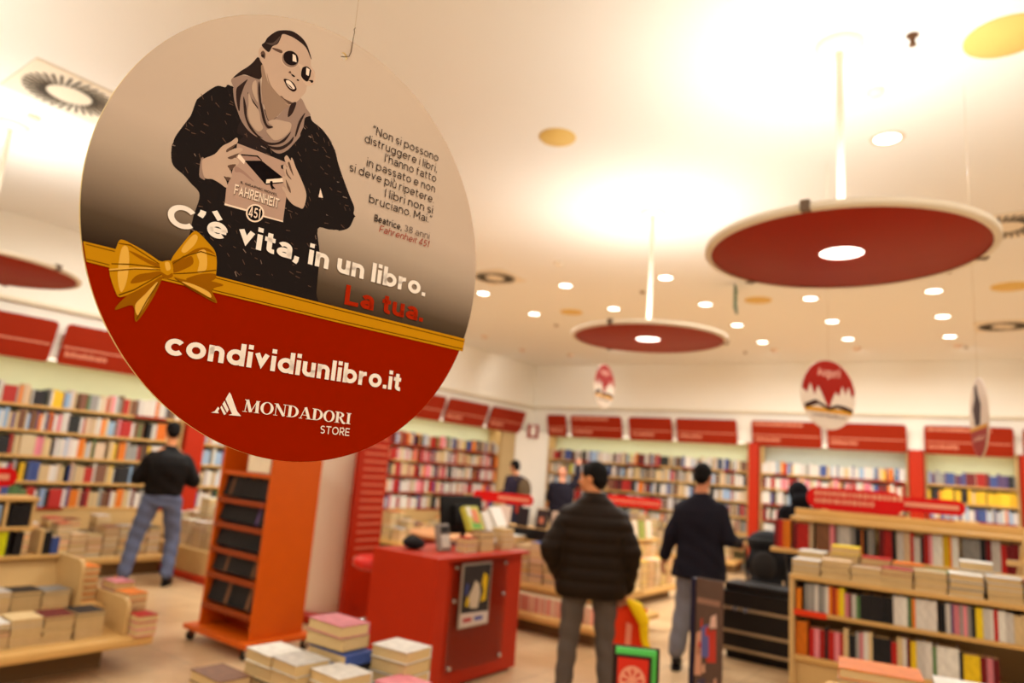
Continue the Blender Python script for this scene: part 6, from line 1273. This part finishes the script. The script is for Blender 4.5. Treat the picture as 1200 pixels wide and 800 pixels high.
jeans = pm('blue_jeans', (96,104,132), .8, var=.16, scale=14, bump=.2, spec=.12); greyt = pm('grey_trousers', (92,80,72), .85, var=.06, scale=20, spec=.12); jeans2 = pm('greyish_jeans', (112,110,116), .85, var=.12, scale=14, spec=.12)
leather = pm('black_leather', (18,14,13), .5, var=.2, scale=10, bump=.3, spec=.12); down = pm('brown_down', (32,20,9), .55, var=.1, scale=14, spec=.12); navy = pm('navy_cloth', (25,22,31), .8, var=.08, scale=30, spec=.12); shoeb = pm('black_shoe', (20,17,18), .35)

# man in the brown quilted jacket, back to us, head turned left
K = 1.65/1.75
J = joints(1.66, head=(-.02,.03,1.53), armL=[(-.175,0,1.27),(-.29,-.05,1.04),(-.20,.06,.86)], armR=[(.175,0,1.27),(.26,-.03,1.05),(.245,.05,.80)],
    legL=[(-.095,0,.86),(-.125,.02,.47),(-.155,-.03,.085),(-.19,.12,.045)], legR=[(.095,0,.86),(.12,.02,.47),(.14,-.02,.085),(.18,.13,.045)], legr=(.098,.070,.058))
J.update(hip=.90, sh=1.36)
brown = person('man in a brown quilted jacket and grey trousers holding a red bag, head turned left', (6.70, 4.36), .62, J, (214,140,92),
    dict(name='quilted_jacket', rings=[(0,0,.74,.225,.15),(0,0,.76,.245,.17),(0,0,.85,.24,.17),(0,0,1.0,.225,.165),(0,0,1.15,.235,.17),(0,0,1.25,.245,.16),(0,0,1.31,.22,.135),(0,0,1.355,.16,.11),(0,.0,1.40,.10,.095)], sl=(.075,.080,.066), collar=[(0,0,1.34,.10,.095),(0,.005,1.40,.088,.088),(0,.01,1.44,.085,.086)]),
    down, greyt, shoeb, hairb, headyaw=1.05, headpitch=-.08, quilt=True, hands=(None, ((.0,.15,-1), (-1,0,0), (0,1,-.2), 1.1)), extra=None)
Mp = Matrix.Translation((6.70, 4.36, 0)) @ Matrix.Rotation(.62, 4, 'Z')
# shopping bag and yellow cloth held by him
hp = Mp @ Vector((.245, .06, .72))
t = thing('shopping_bag', 'orange red paper shopping bag held by the man in the brown jacket', 'bag', (hp.x+.02, hp.y, 0), .75)
bm = bmesh.new(); a = [bm.verts.new(p) for p in ((-.12,-.06,.36),(.12,-.06,.36),(.12,.06,.36),(-.12,.06,.36))]; b_ = [bm.verts.new(p) for p in ((-.13,-.055,.68),(.13,-.05,.69),(.13,.05,.68),(-.13,.055,.69))]
for i in range(4): bm.faces.new((a[i], a[(i+1)%4], b_[(i+1)%4], b_[i]))
bm.faces.new(a[::-1]); obj('body', bm, pm('bag_red', (222,54,10), .5, var=.08), t)
for y in (-.05, .05): bm = bmesh.new(); tube(bm, [(-.06,y,.68),(-.04,y*.5,.74),(0,0,.765),(.04,y*.5,.74),(.06,y,.68)], .004, 8); obj('handle', bm, pm('bag_cord', (226,150,120), .6), t)
art(t, 'pale_mark', (236,140,110), [(-.02,.44),(.02,.44),(.025,.58),(-.015,.60)], -.062)
def ycl(bm):
    limb(bm, [(0,0,.74),(.05,.02,.70),(.10,.02,.62)], (.022,.045,.04)); limb(bm, [(.10,.02,.62),(.11,.03,.50),(.15,.04,.40)], (.035,.028,.022))
m_ = blob(ycl, .009, 2); t = obj('yellow_cloth', m_, pm('yellow_cloth', (240,196,10), .6, bump=.2), loc=(hp.x+.085, hp.y-.09, 0)); t.rotation_euler = (0, 0, .5); tag(t, 'yellow cloth hanging from the hand of the man in the brown jacket', 'cloth')
# man in the navy jacket
J = joints(1.72, head=(.0,.03,1.62), armL=[(-.165,0,1.335),(-.255,-.04,1.10),(-.33,.02,.88)], armR=[(.165,0,1.335),(.245,-.02,1.10),(.27,.24,1.06)],
    legL=[(-.09,0,.88),(-.12,-.02,.49),(-.14,-.16,.12),(-.17,-.03,.05)], legR=[(.09,0,.88),(.10,.08,.48),(.10,.10,.09),(.11,.25,.045)], legr=(.112,.088,.072))
person('man in a navy jacket and grey jeans pushing a black pushchair, back to us', (6.80, 6.12), .10, J, (196,128,92),
    dict(name='navy_jacket', rings=[(-.01,-.01,.74,.235,.15),(-.01,-.01,.76,.245,.16),(0,0,.9,.215,.15),(0,0,1.06,.195,.14),(0,0,1.22,.212,.15),(0,0,1.32,.222,.14),(0,0,1.385,.185,.11),(0,0,1.43,.11,.085),(0,0,1.46,.075,.07)], sl=(.070,.066,.055), collar=[(0,-.01,1.42,.078,.07),(0,-.01,1.475,.066,.062)], cuff=.90),
    navy, jeans2, shoeb, hairb, headyaw=-.1, headpitch=-.12, hands=((((-.25,.2,-1)), (1,0,0), (0,1,0), .5), ((0,1,-.05), (0,0,-1), (-1,0,0), 1.0)))
# man in the black leather jacket at the left
J = joints(1.78, head=(.0,.06,1.665), armL=[(-.17,0,1.37),(-.28,.03,1.14),(-.12,.26,1.20)], armR=[(.17,0,1.37),(.295,-.02,1.14),(.16,.22,1.14)],
    legL=[(-.10,0,.92),(-.20,.03,.51),(-.26,-.03,.09),(-.32,.11,.045)], legR=[(.10,0,.92),(.17,.07,.51),(.16,-.05,.09),(.21,.10,.045)], legr=(.11,.082,.068))
lm = person('man in a black leather jacket and blue jeans reading before the left bookcase', (1.30, 4.15), 1.15, J, (206,140,100),
    dict(name='leather_jacket', rings=[(0,0,.97,.185,.14),(0,0,.99,.2,.15),(0,0,1.1,.205,.155),(0,0,1.22,.23,.17),(0,0,1.32,.24,.165),(0,0,1.39,.215,.14),(0,0,1.45,.13,.10),(0,0,1.49,.085,.08)], sl=(.078,.080,.060), collar=[(0,0,1.46,.082,.078),(0,.005,1.52,.072,.072)]),
    leather, jeans, shoeb, hairb, headyaw=.15, headpitch=-.35, hands=(((1,.3,.1), (0,1,0), (0,0,1), .7), ((-1,.4,.1), (0,1,0), (0,0,1), .7)))
Mp = Matrix.Translation((1.30, 4.15, 0)) @ Matrix.Rotation(1.15, 4, 'Z')
q = Mp @ Vector((.0,.32,1.24)); R3 = Mp.to_3x3()
book(q, R3 @ Vector((0,.7,.7)), R3 @ Vector((1,0,0)), R3 @ Vector((0,-.7,.7)), .03, .15, .21, 'cream', 'book held open in the hands of the man in the black leather jacket', None)
# far figures
J = joints(1.72, armL=[(-.18,0,1.38),(-.22,.02,1.12),(-.10,.25,1.12)], armR=[(.18,0,1.38),(.22,.02,1.12),(.10,.25,1.1)], head=(0,.05,1.60))
def pack(t, HM):
    def f(bm): ellipsoid(bm, (0,-.22,1.20), (.15,.11,.22)); ellipsoid(bm, (0,-.28,1.10), (.10,.08,.11))
    o = obj('backpack', blob(f, .016, 3), pm('pack_brown', (84,66,46), .8, var=.1), t)
    for s_ in (-1, 1): bm = bmesh.new(); tube(bm, [(s_*.09,-.14,1.38),(s_*.11,.02,1.44),(s_*.12,.13,1.30),(s_*.13,.0,1.06),(s_*.11,-.14,1.02)], .018, 8); obj('strap', bm, pm('pack_brown', (84,66,46)), o)
person('distant person in dark purple top with a brown backpack facing left before the corner pilaster', (1.75, 10.3), 1.45, J, (190,126,88),
    dict(name='dark_top', rings=[(0,0,.82,.17,.12),(0,0,1.0,.17,.125),(0,0,1.2,.185,.13),(0,0,1.35,.19,.125),(0,0,1.42,.13,.1),(0,0,1.46,.075,.07)], sl=(.068,.058,.046)),
    pm('dark_purple_cloth', (40,32,46), .8, spec=.12), pm('dark_jeans', (44,44,60), .8, spec=.12), shoeb, hairb, headpitch=-.3, vox=.016, extra=pack, hands=(((1,.3,0),(0,0,1),(0,1,0),.6),((-1,.3,0),(0,0,1),(0,1,0),.6)))
J = joints(1.66, armL=[(-.18,0,1.33),(-.25,.05,1.10),(-.16,.25,1.10)], armR=[(.18,0,1.33),(.24,.10,1.50),(.20,.26,1.70)], head=(-.03,.05,1.54)); J.update(hip=.89, sh=1.36, waist=1.03, chest=1.24)
person('distant bald person in a black top reaching up to the back bookcase', (2.55, 10.6), .25, J, (206,140,112),
    dict(name='black_top', rings=[(0,0,.70,.21,.14),(0,0,.9,.21,.14),(0,0,1.15,.22,.15),(0,0,1.28,.22,.135),(0,0,1.36,.16,.11),(0,0,1.40,.08,.075)], sl=(.074,.064,.050)),
    pm('black_cloth2', (28,24,34), .8, spec=.12), pm('dark_jeans', (44,44,60), .8, spec=.12), shoeb, hairb, hair=None, headpitch=-.1, vox=.016, hands=(((.6,.6,0),(0,0,-1),(0,1,0),.6),((0,.4,1),(0,1,0),(-1,0,0),.4)))
J = joints(1.66, head=(0,.06,1.52)); J.update(hip=.89, sh=1.36, waist=1.03, chest=1.24, armL=[(-.17,0,1.33),(-.22,.03,1.08),(-.10,.24,1.08)], armR=[(.17,0,1.33),(.22,.03,1.08),(.10,.24,1.08)])
person('distant person in a black hooded coat behind the raised bookcase', (7.13, 8.2), .7, J, (190,130,96),
    dict(name='black_coat', rings=[(0,0,.60,.22,.16),(0,0,.9,.2,.15),(0,0,1.15,.2,.15),(0,0,1.28,.2,.14),(0,0,1.36,.15,.11),(0,0,1.42,.09,.085)], sl=(.075,.066,.052)),
    pm('black_wool', (20,18,22), .9, spec=.12), pm('dark_jeans', (44,44,60), .8, spec=.12), shoeb, pm('black_wool', (20,18,22), .9, spec=.12), hair='hood', headpitch=-.35, vox=.016, hands=(((1,.3,0),(0,0,1),(0,1,0),.6),((-1,.3,0),(0,0,1),(0,1,0),.6)))

# ------------------------------------------------------------------ the rest of the stock as one object
m = bpy.data.materials.new('book_stock'); m.use_nodes = True; nt = m.node_tree; b = nt.nodes['Principled BSDF']; b.inputs['Roughness'].default_value = .5
at_ = nt.nodes.new('ShaderNodeAttribute'); at_.attribute_name = 'Col'; nt.links.new(at_.outputs['Color'], b.inputs['Base Color'])
me = bpy.data.meshes.new('shelved_books'); bmesh.ops.recalc_face_normals(STUFF, faces=STUFF.faces); STUFF.to_mesh(me); STUFF.free()
me.materials.append(m); o = bpy.data.objects.new('shelved_books', me); C.objects.link(o)
tag(o, 'all the small distant books filling the wall bookcases and benches', 'books', None, 'stuff')
print('individual books', NB[0], 'stock tris', len(me.polygons)*2)

bpy.data.scenes.remove(TS)
